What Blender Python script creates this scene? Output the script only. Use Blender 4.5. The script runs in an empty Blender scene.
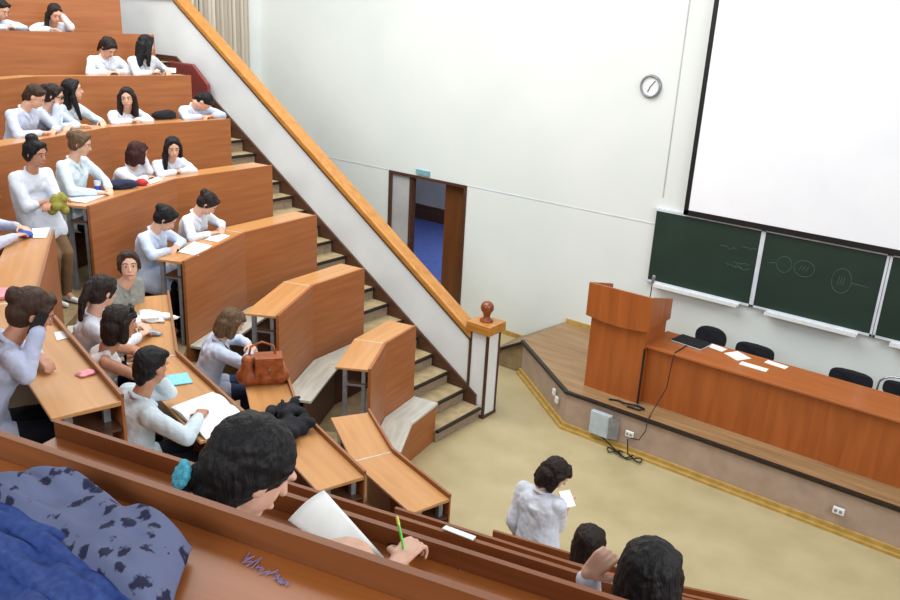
import bpy, bmesh, math, random
from mathutils import Vector, Matrix, noise
random.seed(7)
SC = bpy.context.scene
COL = SC.collection
PI = math.pi

# ---------------------------------------------------------------- camera
EYE = 4.8
RIGHT = (0.78293227, 0.62004244, 0.05064023)
DOWN = (0.24120163, -0.22751519, -0.94342918)
FWD = (-0.5734447, 0.75085566, -0.32768423)
cam_data = bpy.data.cameras.new('camera')
cam_data.sensor_width = 36.0
cam_data.lens = 835.0 / 900.0 * 36.0
cam_data.clip_start = 0.05
cam_data.clip_end = 200
cam = bpy.data.objects.new('camera', cam_data)
COL.objects.link(cam)
cam.matrix_world = Matrix(((RIGHT[0], -DOWN[0], -FWD[0], 0), (RIGHT[1], -DOWN[1], -FWD[1], 0),
                           (RIGHT[2], -DOWN[2], -FWD[2], EYE), (0, 0, 0, 1)))
SC.camera = cam

# ---------------------------------------------------------------- light
SC.view_settings.view_transform = 'Standard'
SC.view_settings.look = 'None'
SC.view_settings.exposure = 0.0
SC.view_settings.gamma = 1.0
world = bpy.data.worlds.new('hall_daylight')
SC.world = world
world.use_nodes = True
world.node_tree.nodes['Background'].inputs['Color'].default_value = (0.86, 0.93, 1.0, 1)
world.node_tree.nodes['Background'].inputs['Strength'].default_value = 0.36


def area(name, loc, target, sx, sy, power, col=(1, 1, 1)):
    l = bpy.data.lights.new(name, 'AREA')
    l.shape = 'RECTANGLE'; l.size = sx; l.size_y = sy; l.energy = power; l.color = col
    o = bpy.data.objects.new(name, l); COL.objects.link(o)
    o.location = loc
    o.rotation_euler = (Vector(target) - Vector(loc)).to_track_quat('-Z', 'Y').to_euler()
    return o


area('window_daylight', (5.5, 3.5, 6.5), (-7, 5, 1.5), 9, 3.5, 680, (0.95, 0.98, 1.0))
area('overhead_fill', (-7.5, 5.6, 8.2), (-7.6, 7.0, 0), 9, 5, 760, (1.0, 0.98, 0.94))  # unseen overhead fill, added and set to the left to brighten the banister
area('rear_fill', (-3, -6, 7.5), (-5, 6, 2.0), 8, 3, 430, (0.95, 0.98, 1.0))  # fill from behind the camera, added to whiten the banister panel; no window there


# ---------------------------------------------------------------- materials
def s2l(c):
    return tuple(((v / 255.0) / 12.92 if v / 255.0 <= 0.04045 else ((v / 255.0 + 0.055) / 1.055) ** 2.4) for v in c) + (1.0,)


MATS = {}


def nodes_of(name, rough=0.6, spec=0.4, metal=0.0):
    m = bpy.data.materials.new(name); m.use_nodes = True
    nt = m.node_tree
    b = nt.nodes['Principled BSDF']
    b.inputs['Roughness'].default_value = rough
    b.inputs['Specular IOR Level'].default_value = spec
    b.inputs['Metallic'].default_value = metal
    MATS[name] = m
    return m, nt, b


def mix_noise(name, c1, c2, scale=(4, 4, 4), nscale=1.0, detail=6, lo=0.35, hi=0.65, rough=0.6, spec=0.4,
              bump=0.0, metal=0.0, dist=0.0, bscale=None, coat=0.0):
    m, nt, b = nodes_of(name, rough, spec, metal)
    tc = nt.nodes.new('ShaderNodeTexCoord')
    mp = nt.nodes.new('ShaderNodeMapping'); mp.inputs['Scale'].default_value = scale
    n = nt.nodes.new('ShaderNodeTexNoise'); n.inputs['Scale'].default_value = nscale
    n.inputs['Detail'].default_value = detail; n.inputs['Distortion'].default_value = dist
    r = nt.nodes.new('ShaderNodeValToRGB')
    r.color_ramp.elements[0].position = lo; r.color_ramp.elements[1].position = hi
    r.color_ramp.elements[0].color = s2l(c1); r.color_ramp.elements[1].color = s2l(c2)
    L = nt.links.new
    L(tc.outputs['Object'], mp.inputs['Vector']); L(mp.outputs['Vector'], n.inputs['Vector'])
    L(n.outputs['Fac'], r.inputs['Fac']); L(r.outputs['Color'], b.inputs['Base Color'])
    if bump:
        bp = nt.nodes.new('ShaderNodeBump'); bp.inputs['Strength'].default_value = bump
        bp.inputs['Distance'].default_value = 0.02
        if bscale:
            n2 = nt.nodes.new('ShaderNodeTexNoise'); n2.inputs['Scale'].default_value = bscale
            n2.inputs['Detail'].default_value = 4
            L(tc.outputs['Object'], n2.inputs['Vector']); L(n2.outputs['Fac'], bp.inputs['Height'])
        else:
            L(n.outputs['Fac'], bp.inputs['Height'])
        L(bp.outputs['Normal'], b.inputs['Normal'])
    if coat:
        b.inputs['Coat Weight'].default_value = coat
        b.inputs['Coat Roughness'].default_value = 0.15
    return m


def wood(name, c1, c2, axis='x', rough=0.4, coat=0.15):
    sc = {'x': (0.7, 9, 9), 'y': (9, 0.7, 9), 'z': (7, 7, 0.5), 'h': (0.8, 0.8, 13)}[axis]
    return mix_noise(name, c1, c2, scale=sc, nscale=1.6, detail=7, lo=0.3, hi=0.72, rough=rough, spec=0.4, dist=0.6, coat=coat)


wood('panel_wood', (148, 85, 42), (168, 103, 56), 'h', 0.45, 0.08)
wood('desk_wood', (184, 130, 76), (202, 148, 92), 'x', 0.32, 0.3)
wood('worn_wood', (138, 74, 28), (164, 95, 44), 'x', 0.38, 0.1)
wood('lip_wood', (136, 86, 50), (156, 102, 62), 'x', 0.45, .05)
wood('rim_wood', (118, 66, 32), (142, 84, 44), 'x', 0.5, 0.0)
wood('stage_wood', (148, 78, 32), (170, 94, 42), 'z', .42, .1)
wood('top_wood', (166, 92, 44), (182, 106, 54), 'x', 0.32, 0.2)
wood('rail_wood', (172, 112, 46), (196, 138, 66), 'x', 0.3, 0.3)
wood('newel_wood', (120, 56, 26), (140, 70, 36), 'z', 0.3, 0.4)
wood('plank_wood', (132, 102, 70), (166, 134, 94), 'x', 0.5)
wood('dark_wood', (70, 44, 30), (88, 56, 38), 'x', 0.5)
wood('door_wood', (92, 52, 26), (112, 66, 34), 'z', 0.4)
mix_noise('wall_paint', (216, 223, 221), (226, 231, 228), scale=(1, 1, 1), nscale=0.5, rough=0.8, spec=0.2, bump=0.05, bscale=60)
mix_noise('banister_paint', (222, 228, 230), (232, 236, 238), nscale=0.4, rough=0.6)
mix_noise('seat_laminate', (186, 186, 176), (208, 208, 198), scale=(1, 6, 6), nscale=3, rough=0.3, coat=0.3)
mix_noise('floor_lino', (172, 158, 120), (184, 170, 132), scale=(1, 1, 1), nscale=2.2, detail=10, rough=0.45, spec=0.4, coat=0.08)
mix_noise('tier_lino', (128, 108, 80), (150, 130, 98), nscale=2.0, rough=0.55)
mix_noise('step_lino', (154, 136, 102), (174, 156, 120), nscale=2.5, rough=0.55)
mix_noise('step_riser', (136, 118, 98), (160, 142, 120), nscale=8, rough=0.6)
mix_noise('skirt_paint', (164, 142, 126), (176, 154, 138), nscale=1.3, rough=0.6)
mix_noise('skirting_yellow', (170, 138, 70), (190, 158, 90), nscale=3, rough=0.5)
mix_noise('black_edge', (30, 24, 20), (44, 36, 30), nscale=5, rough=0.5)
mix_noise('steel', (130, 132, 138), (150, 152, 158), nscale=4, rough=0.4, metal=0.4)
mix_noise('black_plastic', (16, 16, 18), (26, 26, 28), nscale=6, rough=0.5)
mix_noise('black_fabric', (18, 19, 26), (28, 30, 38), nscale=30, rough=0.9, bump=0.3)
mix_noise('white_plastic', (222, 226, 226), (232, 236, 236), nscale=3, rough=0.4)
mix_noise('grey_box', (168, 184, 192), (184, 198, 204), nscale=3, rough=0.4)
mix_noise('paper', (232, 234, 230), (244, 245, 242), nscale=2, rough=0.8, spec=0.2)
mix_noise('tray_metal', (200, 206, 214), (214, 220, 228), nscale=2, rough=0.4)
mix_noise('screen_cloth', (236, 240, 246), (242, 245, 250), nscale=0.3, rough=0.9, spec=0.1)
mix_noise('chalkboard', (26, 46, 37), (36, 58, 47), scale=(1, 1, 1.4), nscale=1.8, detail=9, lo=0.3, hi=0.8, rough=0.55)
mix_noise('chalk', (58, 88, 74), (76, 104, 90), nscale=20, rough=0.9)
mix_noise('blue_lino', (74, 96, 168), (88, 110, 184), nscale=2, rough=0.4)
mix_noise('corridor_paint', (170, 170, 172), (186, 186, 188), nscale=0.5, rough=0.7)
mix_noise('maroon_vinyl', (112, 46, 44), (130, 60, 56), nscale=8, rough=0.5)
mix_noise('brown_leather', (128, 62, 28), (158, 84, 42), nscale=7, rough=0.45, bump=0.4, bscale=12)
mix_noise('red_item', (176, 36, 48), (196, 50, 60), nscale=5)
mix_noise('pink_item', (222, 138, 150), (236, 156, 166), nscale=5)
mix_noise('blue_item', (20, 62, 160), (36, 84, 184), nscale=5)
mix_noise('navy_fabric', (26, 30, 52), (38, 44, 70), nscale=20, rough=0.9)
mix_noise('cyan_cover', (110, 196, 216), (150, 216, 230), nscale=30, rough=0.5)
mix_noise('green_bag', (120, 128, 44), (168, 150, 70), nscale=40, lo=0.45, hi=0.55, rough=0.7)
mix_noise('blue_denim', (34, 56, 116), (48, 72, 134), nscale=14, rough=0.85, bump=0.4, bscale=10)
mix_noise('green_plastic', (96, 190, 60), (120, 206, 76), nscale=5, rough=0.3)
mix_noise('yellow_plastic', (200, 196, 80), (214, 206, 96), nscale=5, rough=0.3)
mix_noise('turquoise_cloth', (40, 160, 190), (110, 200, 220), nscale=60, rough=0.8)
mix_noise('chrome', (170, 172, 176), (190, 192, 196), nscale=5, rough=0.25, metal=0.8)
mix_noise('ink_blue', (120, 110, 150), (140, 128, 170), nscale=30, rough=0.7)
mix_noise('striped_curtain', (176, 166, 150), (206, 198, 184), scale=(1, 12, 0.02), nscale=1.0, detail=2, lo=0.4, hi=0.6, rough=0.8)
mix_noise('exit_green', (110, 160, 170), (140, 186, 194), nscale=4)
# skin, hair and cloth
mix_noise('skin', (206, 160, 136), (216, 172, 148), nscale=6, rough=0.5, spec=0.4)
mix_noise('skin_tan', (176, 124, 98), (190, 138, 110), nscale=6, rough=0.5, spec=0.4)
for hn, a, b_ in (('hair_black', (9, 8, 10), (24, 21, 24)), ('hair_dark', (20, 13, 12), (42, 28, 24)), ('hair_brown', (40, 25, 18), (70, 46, 32)),
                  ('hair_light', (74, 54, 36), (108, 82, 58)), ('hair_red', (40, 14, 13), (66, 28, 24))):
    m = mix_noise(hn, a, b_, scale=(22, 22, 2.2), nscale=2.2, detail=5, lo=0.3, hi=0.75, rough=0.55, spec=0.28, bump=0.8)
for cn, a, b_ in (('coat_white', (202, 208, 220), (216, 221, 231)), ('coat_blue', (180, 193, 217), (198, 209, 228)), ('coat_teal', (194, 210, 220), (208, 221, 229)),
                  ('shirt_lilac', (174, 182, 208), (192, 198, 220)), ('vest_grey', (128, 132, 128), (146, 148, 142)), ('tank_white', (214, 210, 212), (228, 224, 226)),
                  ('trousers_dark', (20, 21, 28), (32, 33, 42)), ('skirt_brown', (108, 82, 58), (124, 96, 70)), ('jeans_blue', (48, 62, 92), (64, 80, 112)),
                  ('tights_tan', (116, 86, 60), (134, 100, 72)), ('shirt_check', (150, 160, 190), (206, 212, 226))):
    mix_noise(cn, a, b_, scale=(1, 1, 1), nscale=5 if cn != 'shirt_check' else 40, rough=0.85, spec=0.2, bump=0.6, bscale=16)


def floral():
    m, nt, b = nodes_of('floral_cloth', 0.8, 0.2)
    tc = nt.nodes.new('ShaderNodeTexCoord')
    v = nt.nodes.new('ShaderNodeTexVoronoi'); v.inputs['Scale'].default_value = 24
    n = nt.nodes.new('ShaderNodeTexNoise'); n.inputs['Scale'].default_value = 75; n.inputs['Detail'].default_value = 3
    a = nt.nodes.new('ShaderNodeMath'); a.operation = 'MULTIPLY_ADD'; a.inputs[1].default_value = 1.3; 
    r = nt.nodes.new('ShaderNodeValToRGB'); r.color_ramp.interpolation = 'LINEAR'
    e = r.color_ramp.elements
    e[0].position = 0.86; e[0].color = s2l((36, 38, 62)); e[1].position = 1.0; e[1].color = s2l((98, 104, 134))
    L = nt.links.new
    L(tc.outputs['Object'], v.inputs['Vector']); L(tc.outputs['Object'], n.inputs['Vector'])
    L(v.outputs['Distance'], a.inputs[0]); L(n.outputs['Fac'], a.inputs[2])
    L(a.outputs['Value'], r.inputs['Fac']); L(r.outputs['Color'], b.inputs['Base Color'])


floral()


# ---------------------------------------------------------------- helpers
def link(name, mesh, mat=None, parent=None, loc=None, rot=None):
    o = bpy.data.objects.new(name, mesh); COL.objects.link(o)
    if mat:
        mesh.materials.append(MATS[mat])
    if loc is not None:
        o.location = loc
    if rot is not None:
        o.rotation_euler = rot
    if parent:
        o.parent = parent
    return o


def thing(name, label, cat, loc=(0, 0, 0), rz=0.0, group=None):
    o = bpy.data.objects.new(name, None); COL.objects.link(o)
    o.empty_display_size = 0.1
    o.location = loc; o.rotation_euler = (0, 0, rz)
    o['label'] = label; o['category'] = cat
    if group:
        o['group'] = group
    return o


def tag(o, label, cat, group=None):
    o['label'] = label; o['category'] = cat
    if group:
        o['group'] = group
    return o


def structure(o):
    o['kind'] = 'structure'
    return o


class MB:
    """collects shapes in one frame; .obj() links them as one mesh object whose origin is `loc` and heading `rz`"""
    def __init__(self):
        self.bm = bmesh.new()

    def prism(self, pts, z0, z1):
        """pts: xy polygon; z0/z1 numbers or per-point lists"""
        n = len(pts)
        f0 = z0 if isinstance(z0, (list, tuple)) else [z0] * n
        f1 = z1 if isinstance(z1, (list, tuple)) else [z1] * n
        a = [self.bm.verts.new((p[0], p[1], f0[i])) for i, p in enumerate(pts)]
        b = [self.bm.verts.new((p[0], p[1], f1[i])) for i, p in enumerate(pts)]
        self.bm.faces.new(a[::-1]); self.bm.faces.new(b)
        for i in range(n):
            j = (i + 1) % n
            self.bm.faces.new((a[i], a[j], b[j], b[i]))
        return self

    def prism_y(self, pts, y0, y1):
        """pts: xz polygon extruded along y"""
        a = [self.bm.verts.new((p[0], y0, p[1])) for p in pts]
        b = [self.bm.verts.new((p[0], y1, p[1])) for p in pts]
        self.bm.faces.new(a); self.bm.faces.new(b[::-1])
        n = len(pts)
        for i in range(n):
            j = (i + 1) % n
            self.bm.faces.new((a[j], a[i], b[i], b[j]))
        return self

    def box(self, x0, x1, y0, y1, z0, z1):
        return self.prism([(x0, y0), (x1, y0), (x1, y1), (x0, y1)], z0, z1)

    def tube(self, pts, r, seg=8, rads=None):
        pts = [Vector(p) for p in pts]
        rings = []
        for i, p in enumerate(pts):
            d = (pts[min(i + 1, len(pts) - 1)] - pts[max(i - 1, 0)]).normalized()
            u = d.cross(Vector((0, 0, 1)))
            if u.length < 1e-3:
                u = d.cross(Vector((1, 0, 0)))
            u.normalize(); v = d.cross(u)
            rr = rads[i] if rads else r
            rings.append([self.bm.verts.new(p + (u * math.cos(t) + v * math.sin(t)) * rr) for t in [2 * PI * k / seg for k in range(seg)]])
        for a, b in zip(rings, rings[1:]):
            for k in range(seg):
                self.bm.faces.new((a[k], a[(k + 1) % seg], b[(k + 1) % seg], b[k]))
        self.bm.faces.new(rings[0][::-1]); self.bm.faces.new(rings[-1])
        return self

    def lathe(self, prof, c=(0, 0, 0), seg=24):
        rings = [[self.bm.verts.new((c[0] + r * math.cos(2 * PI * k / seg), c[1] + r * math.sin(2 * PI * k / seg), c[2] + z)) for k in range(seg)] for r, z in prof]
        for a, b in zip(rings, rings[1:]):
            for k in range(seg):
                self.bm.faces.new((a[k], a[(k + 1) % seg], b[(k + 1) % seg], b[k]))
        self.bm.faces.new(rings[0][::-1]); self.bm.faces.new(rings[-1])
        return self

    def ell(self, c, r, rot=None, sub=3):
        M = Matrix.Translation(Vector(c)) @ (rot.to_4x4() if rot is not None else Matrix()) @ Matrix.Diagonal((r[0], r[1], r[2], 1))
        bmesh.ops.create_icosphere(self.bm, subdivisions=sub, radius=1, matrix=M)
        return self

    def cap(self, p, q, r1, r2, seg=14):
        """closed tapered capsule"""
        p = Vector(p); q = Vector(q); d = q - p
        L = d.length
        if L < 1e-4:
            return self.ell(p, (r1, r1, r1))
        d.normalize()
        u = d.cross(Vector((0, 0, 1)))
        if u.length < 1e-2:
            u = d.cross(Vector((1, 0, 0)))
        u.normalize(); v = d.cross(u)
        prof = []
        for k in range(1, 6):
            a = PI / 2 * k / 6 - PI / 2
            prof.append((r1 * math.cos(a), r1 * math.sin(a)))
        prof += [(r1, 0), (r2, L)]
        for k in range(1, 6):
            a = PI / 2 * k / 6
            prof.append((r2 * math.cos(a), L + r2 * math.sin(a)))
        rings = [[self.bm.verts.new(p + d * h + (u * math.cos(2 * PI * k / seg) + v * math.sin(2 * PI * k / seg)) * rr) for k in range(seg)] for rr, h in prof]
        for a, b in zip(rings, rings[1:]):
            for k in range(seg):
                self.bm.faces.new((a[k], a[(k + 1) % seg], b[(k + 1) % seg], b[k]))
        s = self.bm.verts.new(p - d * r1); e = self.bm.verts.new(q + d * r2)
        for k in range(seg):
            self.bm.faces.new((rings[0][(k + 1) % seg], rings[0][k], s))
            self.bm.faces.new((rings[-1][k], rings[-1][(k + 1) % seg], e))
        return self

    def obj(self, name, mat, parent=None, loc=None, rz=0.0, bevel=0.0, smooth=False, world=False, subsurf=0):
        """world=True: shapes were given in the parent's frame of reference (world) and are moved into the object's own"""
        if world and loc is not None:
            M = (Matrix.Translation(Vector(loc)) @ Matrix.Rotation(rz, 4, 'Z')).inverted()
            bmesh.ops.transform(self.bm, matrix=M, verts=self.bm.verts)
        bmesh.ops.recalc_face_normals(self.bm, faces=self.bm.faces)
        me = bpy.data.meshes.new(name); self.bm.to_mesh(me); self.bm.free()
        if smooth:
            for f in me.polygons:
                f.use_smooth = True
        o = bpy.data.objects.new(name, me); COL.objects.link(o)
        me.materials.append(MATS[mat])
        if loc is not None:
            o.location = loc
        o.rotation_euler = (0, 0, rz)
        if parent is not None:
            o.parent = parent
            if world:
                pm = Matrix.Translation(parent.location) @ parent.rotation_euler.to_matrix().to_4x4()
                o.matrix_parent_inverse = pm.inverted()
        if bevel:
            b = o.modifiers.new('bevel', 'BEVEL'); b.width = bevel; b.segments = 2; b.limit_method = 'ANGLE'
        if subsurf:
            s = o.modifiers.new('subsurf', 'SUBSURF'); s.levels = subsurf; s.render_levels = subsurf
        return o


def V2(p):
    return Vector((p[0], p[1]))


def off(poly, d):
    """offset polyline to its right by d, mitred"""
    out = []
    n = len(poly)
    for i in range(n):
        ns = []
        if i > 0:
            e = (V2(poly[i]) - V2(poly[i - 1])).normalized(); ns.append(Vector((e.y, -e.x)))
        if i < n - 1:
            e = (V2(poly[i + 1]) - V2(poly[i])).normalized(); ns.append(Vector((e.y, -e.x)))
        m = sum(ns, Vector((0, 0))).normalized()
        out.append(V2(poly[i]) + m * (d / m.dot(ns[0])))
    return out


def lerp(a, b, t):
    return tuple(a[i] + (b[i] - a[i]) * t for i in range(len(a)))


# ---------------------------------------------------------------- layout of the hall
def ZT(k):
    return 1.39 + 0.48 * (k - 1)      # top of the desk front of row k


def ZF(k):
    return 0.48 * k                   # floor of row k


ROW_R = {k: [(-5.72 - .855 * (k - 1), 6.84 + .035 * (k - 1)), (-5.60 - .905 * (k - 1), 6.20 - .22 * (k - 1)), (-5.24 - .80 * (k - 1), 5.58 - .49 * (k - 1))] for k in range(1, 10)}
ROW_R[3][1] = (-7.33, 5.73); ROW_R[4][1] = (-8.26, 5.52); ROW_R[5][1] = (-9.22, 5.30)
ROW_R[5][2] = (-8.50, 3.60); ROW_R[6] = [ROW_R[6][0], (-10.40, 5.10), (-9.5, 3.1)]
ROW_R[7] = [ROW_R[7][0], (-11.5, 5.0), (-10.9, 2.7)]; ROW_R[8] = [ROW_R[8][0], (-12.5, 4.8), (-12.0, 2.3)]
ROW_R[9] = [ROW_R[9][0], (-13.3, 4.6), (-13.0, 2.0)]
ROW_M = {1: [(-4.63, 4.94), (-4.00, 4.56), (-3.22, 4.34)], 2: [(-5.25, 4.46), (-4.37, 3.88), (-3.36, 3.56)],
         3: [(-6.16, 3.98), (-4.97, 3.25), (-3.72, 2.94)], 4: [(-6.98, 3.43), (-5.47, 2.52), (-3.70, 2.08)],
         5: [(-7.8, 2.95), (-6.0, 1.85), (-3.9, 1.30)]}
for k in (6, 7, 8, 9):
    ROW_M[k] = [(-7.8 - .82 * (k - 5), 2.95 - .5 * (k - 5)), (-6.0 - .53 * (k - 5), 1.85 - .68 * (k - 5)), (-3.9 - .1 * (k - 5), 1.3 - .78 * (k - 5))]
ROW_N = {1: [(-2.72, 4.20), (-1.45, 4.53), (-0.2, 5.05)], 2: [(-2.387, 3.493), (-1.2, 3.84), (0.2, 4.42)],
         3: [(-2.45, 2.835), (-1.0, 3.18), (0.6, 3.8)], 4: [(-2.55, 2.08), (-0.8, 2.52), (1.0, 3.2)],
         5: [(-2.78, 1.30), (-0.5, 1.87), (1.4, 2.6)], 6: [(-2.95, 0.50), (-0.3, 1.17), (1.8, 1.95)],
         7: [(-3.1, -0.28), (-0.1, 0.42), (2.2, 1.3)]}
for k in (8, 9):
    ROW_N[k] = [(-3.1 - .15 * (k - 7), -.28 - .78 * (k - 7)), (-.1, .42 - .78 * (k - 7)), (2.2 + .4 * (k - 7), 1.3 - .65 * (k - 7))]

# ---------------------------------------------------------------- setting
YW = 10.363
HS = 0.496
b = MB(); b.prism([(-12.6, 8.0), (-12.6, YW), (6, YW), (6, -3), (-14, -3), (-14, 8.0)], -0.1, 0)
structure(b.obj('floor', 'floor_lino'))
# front wall with the doorway cut out
b = MB()
b.box(-12.7, -9.3, YW, YW + .25, 0, 8); b.box(-9.3, -7.72, YW, YW + .25, 2.19, 8); b.box(-7.72, 6, YW, YW + .25, 0, 8)
fw = structure(b.obj('wall_front', 'wall_paint'))
b = MB(); b.box(-12.6, -9.3, YW - .006, YW, 2.22, 2.232); b.box(-7.72, -4.52, YW - .006, YW, 2.22, 2.232)
structure(b.obj('trim_1', 'tray_metal'))
b = MB(); b.box(-4.468, -4.452, YW - .005, YW, 2.6, 8)
structure(b.obj('trim_2', 'corridor_paint'))
b = MB(); b.box(-7.72, -5.75, YW - .03, YW, 0, .07); b.box(-5.7, 6, YW - .03, YW, HS, HS + .06)
structure(b.obj('baseboard_front', 'skirting_yellow'))
b = MB(); b.box(-12.85, -12.6, 7.9, YW + .25, 0, 8)
structure(b.obj('wall_left', 'wall_paint'))
b = MB()
n = 26
pts = []
for i in range(n * 4 + 1):
    y = 7.9 + (10.1 - 7.9) * i / (n * 4)
    pts.append((-12.56 + .03 * math.sin(i * PI / 2), y))
pts = pts + [(-12.6, 10.1), (-12.6, 7.9)]
b.prism(pts, 2.3, 8)
structure(b.obj('wall_left_panel', 'striped_curtain'))
b = MB(); b.box(-12.62, -12.56, 8.80, 8.86, 4.25, 8); b.box(-12.62, -12.56, 9.0, 9.06, 4.25, 8)
structure(b.obj('window_1', 'black_plastic'))
b = MB(); b.box(-14.2, -14, -3, 8.0, 0, 8)
structure(b.obj('wall_rear', 'wall_paint'))

# doorway: frame, leaf, corridor behind
dr = structure(thing('door_1', 'x', 'door', (-8.5, YW, 0))); del dr['label']; del dr['category']
b = MB(); b.box(-9.33, -9.28, YW - .02, YW + .26, 0, 2.18); b.box(-7.745, -7.695, YW - .02, YW + .26, 0, 2.18); b.box(-9.33, -7.695, YW - .02, YW + .26, 2.18, 2.225)
b.obj('door_frame', 'dark_wood', dr, (0, 0, 0), world=True)
b = MB(); b.box(-8.20, -7.75, YW + .10, YW + .145, 0.01, 2.15)
dl = b.obj('door_leaf', 'door_wood', dr, (0, 0, 0), world=True)
b = MB(); b.box(-9.28, -8.90, YW + .03, YW + .06, 0, 2.18)
b.obj('door_side_panel', 'corridor_paint', dr, (0, 0, 0), world=True)
b = MB(); b.box(-8.90, -8.84, YW + .02, YW + .12, 0, 2.16)
b.obj('door_jamb', 'dark_wood', dr, (0, 0, 0), world=True)
b = MB(); b.box(-15.5, -6, YW + .25, 15.2, -.1, 0)
structure(b.obj('floor_corridor', 'blue_lino'))
b = MB(); b.box(-15.5, -6, 15.2, 15.3, 0, 3); b.box(-15.6, -15.5, YW + .25, 15.3, 0, 3); b.box(-6.1, -6, YW + .25, 15.3, 0, 3)
structure(b.obj('wall_corridor', 'corridor_paint'))
b = MB(); b.box(-15.5, -6, 15.15, 15.2, 0, .35)
structure(b.obj('baseboard_corridor', 'dark_wood'))
b = MB(); b.box(-15.6, -6, YW + .25, 15.3, 3, 3.1)
structure(b.obj('ceiling_corridor', 'corridor_paint'))
area('corridor_fill', (-9.5, 13, 2.9), (-9.5, 13, 0), 2, 1, 70)  # unseen fill added to brighten the blue floor beyond the doorway
s = MB().box(-8.73, -8.45, YW - .03, YW, 2.255, 2.33).obj('exit_sign', 'exit_green', None, (0, 0, 0))
tag(s, 'small pale green exit sign above the open doorway', 'sign')

# seating tiers
AX = (6.0, 5.6)
for k in range(1, 9):
    line = ROW_R[k] + ROW_M[k] + ROW_N[k]
    y6 = ROW_R[k][0][1]
    poly = [(-14, y6)] + [line[0]] + line[1:] + [(6, ROW_N[k][2][1] + 1.5), (6, -3), (-14, -3)]
    b = MB(); b.prism(poly, ZF(k - 1) + .001, ZF(k))
    structure(b.obj('tier_floor', 'tier_lino'))
    # two aisle steps on the way to the next tier
    if k < 8:
        b = MB()
        for (A, B) in ((ROW_R, 2), (ROW_M, 2)):
            nxt = ROW_M if A is ROW_R else ROW_N
            a0, a1 = A[k][2], A[k + 1][2]
            c0, c1 = nxt[k][0], nxt[k + 1][0]
            for j in (1, 2):
                t = j / 3.0
                b.prism([lerp(a0, a1, t), lerp(c0, c1, t), c1, a1], ZF(k) + .16 * (j - 1), ZF(k) + .16 * j)
        structure(b.obj('aisle_floor', 'tier_lino'))
        if k == 1:
            b = MB()
            for (A, nxt) in ((ROW_R, ROW_M), (ROW_M, ROW_N)):
                a0 = V2(A[1][2]); c0 = V2(nxt[1][0]); nrm = (c0 - a0).normalized(); nrm = Vector((-nrm.y, nrm.x))
                for j in (1, 2):
                    d = .28 * (3 - j)
                    b.prism([a0, a0 + nrm * d, c0 + nrm * d, c0], .16 * (j - 1), .16 * j)
            structure(b.obj('aisle_floor', 'tier_lino'))

# side stairs by the banister
YS = 7.72
stairs = structure(bpy.data.objects.new('stair_floor', None)); COL.objects.link(stairs)
tm = MB(); rm = MB(); nm = MB()
for i in range(1, 25):
    x = -5.33 - .263 * (i - 1)
    ye = 6.875 + .0125 * i
    z = .16 * i
    tm.prism([(x, ye - .02), (x, YS), (x - .30, YS), (x - .30, ye - .02)], z - .03, z)
    rm.prism([(x - .02, ye - .02), (x - .02, YS), (x - .30, YS), (x - .30, ye - .02)], max(0, z - .16), z - .03)
    nm.prism([(x + .012, ye - .02), (x + .012, YS), (x - .022, YS), (x - .022, ye - .02)], z - .03, z + .003)
tm.obj('tread', 'step_lino', stairs, (0, 0, 0), world=True)
rm.obj('riser', 'step_riser', stairs, (0, 0, 0), world=True)
nm.obj('nosing', 'black_edge', stairs, (0, 0, 0), world=True)

# banister
ban = thing('stair_banister', 'white solid stair banister with dark stringer and polished wooden handrail ending in a newel post', 'banister', (-5.45, 7.8, 0))
XN = -5.60
XT = -11.36


def zrail(x):
    return 1.03 + (XN - x) * .643     # underside of the rail


def zstr(x):
    return .385 + (XN - x) * .612     # top of the stringer


YA, YB = 7.76, 7.88
b = MB(); b.prism_y([(XN, zstr(XN)), (XN, zrail(XN) + .03), (XT, zrail(XT) + .03), (-13.2, zrail(XT) + .03), (-13.2, 3.3), (XT, zstr(XT))], YA, YB)
b.obj('banister_panel', 'banister_paint', ban, (0, 0, 0), world=True)
b = MB(); b.prism_y([(-5.42, 0), (-5.42, zstr(-5.42) + .02), (XT, zstr(XT) + .02), (-13.2, zstr(XT) + .02), (-13.2, 0)], YA - .035, YA - .004)
b.obj('stringer', 'dark_wood', ban, (0, 0, 0), world=True)
b = MB(); b.prism_y([(XN + .04, zrail(XN + .04)), (XN + .04, zrail(XN + .04) + .1), (XT, zrail(XT) + .1), (-13.2, zrail(XT) + .1), (-13.2, zrail(XT)), (XT, zrail(XT))], YA - .04, YB + .05)
b.obj('handrail', 'rail_wood', ban, (0, 0, 0), world=True, bevel=.02)
b = MB(); b.prism_y([(XN + .04, zrail(XN + .04) - .03), (XN + .04, zrail(XN + .04)), (XT, zrail(XT)), (XT, zrail(XT) - .03)], YA - .02, YB + .02)
b.obj('rail_moulding', 'dark_wood', ban, (0, 0, 0), world=True)
nx0, nx1, ny0, ny1 = -5.575, -5.30, 7.74, 8.01
b = MB(); b.box(nx0 + .012, nx1 - .012, ny0 + .012, ny1 - .012, 0, 1.12)
np_ = b.obj('newel_post', 'banister_paint', ban, (0, 0, 0), world=True)
b = MB()
for (x, y) in ((nx0, ny0), (nx1 - .03, ny0), (nx0, ny1 - .03), (nx1 - .03, ny1 - .03)):
    b.box(x, x + .03, y, y + .03, 0, 1.12)
b.box(nx0 - .004, nx1 + .004, ny0 - .004, ny1 + .004, 0, .04)
b.obj('corner_strip', 'dark_wood', ban, (0, 0, 0), world=True)
b = MB(); b.box(nx0 - .04, nx1 + .04, ny0 - .04, ny1 + .04, 1.12, 1.22); b.prism([(nx0 - .04, ny0 - .04), (nx1 + .04, ny0 - .04), (nx1 + .04, ny1 + .04), (nx0 - .04, ny1 + .04)], 1.22, 1.24)
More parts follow.
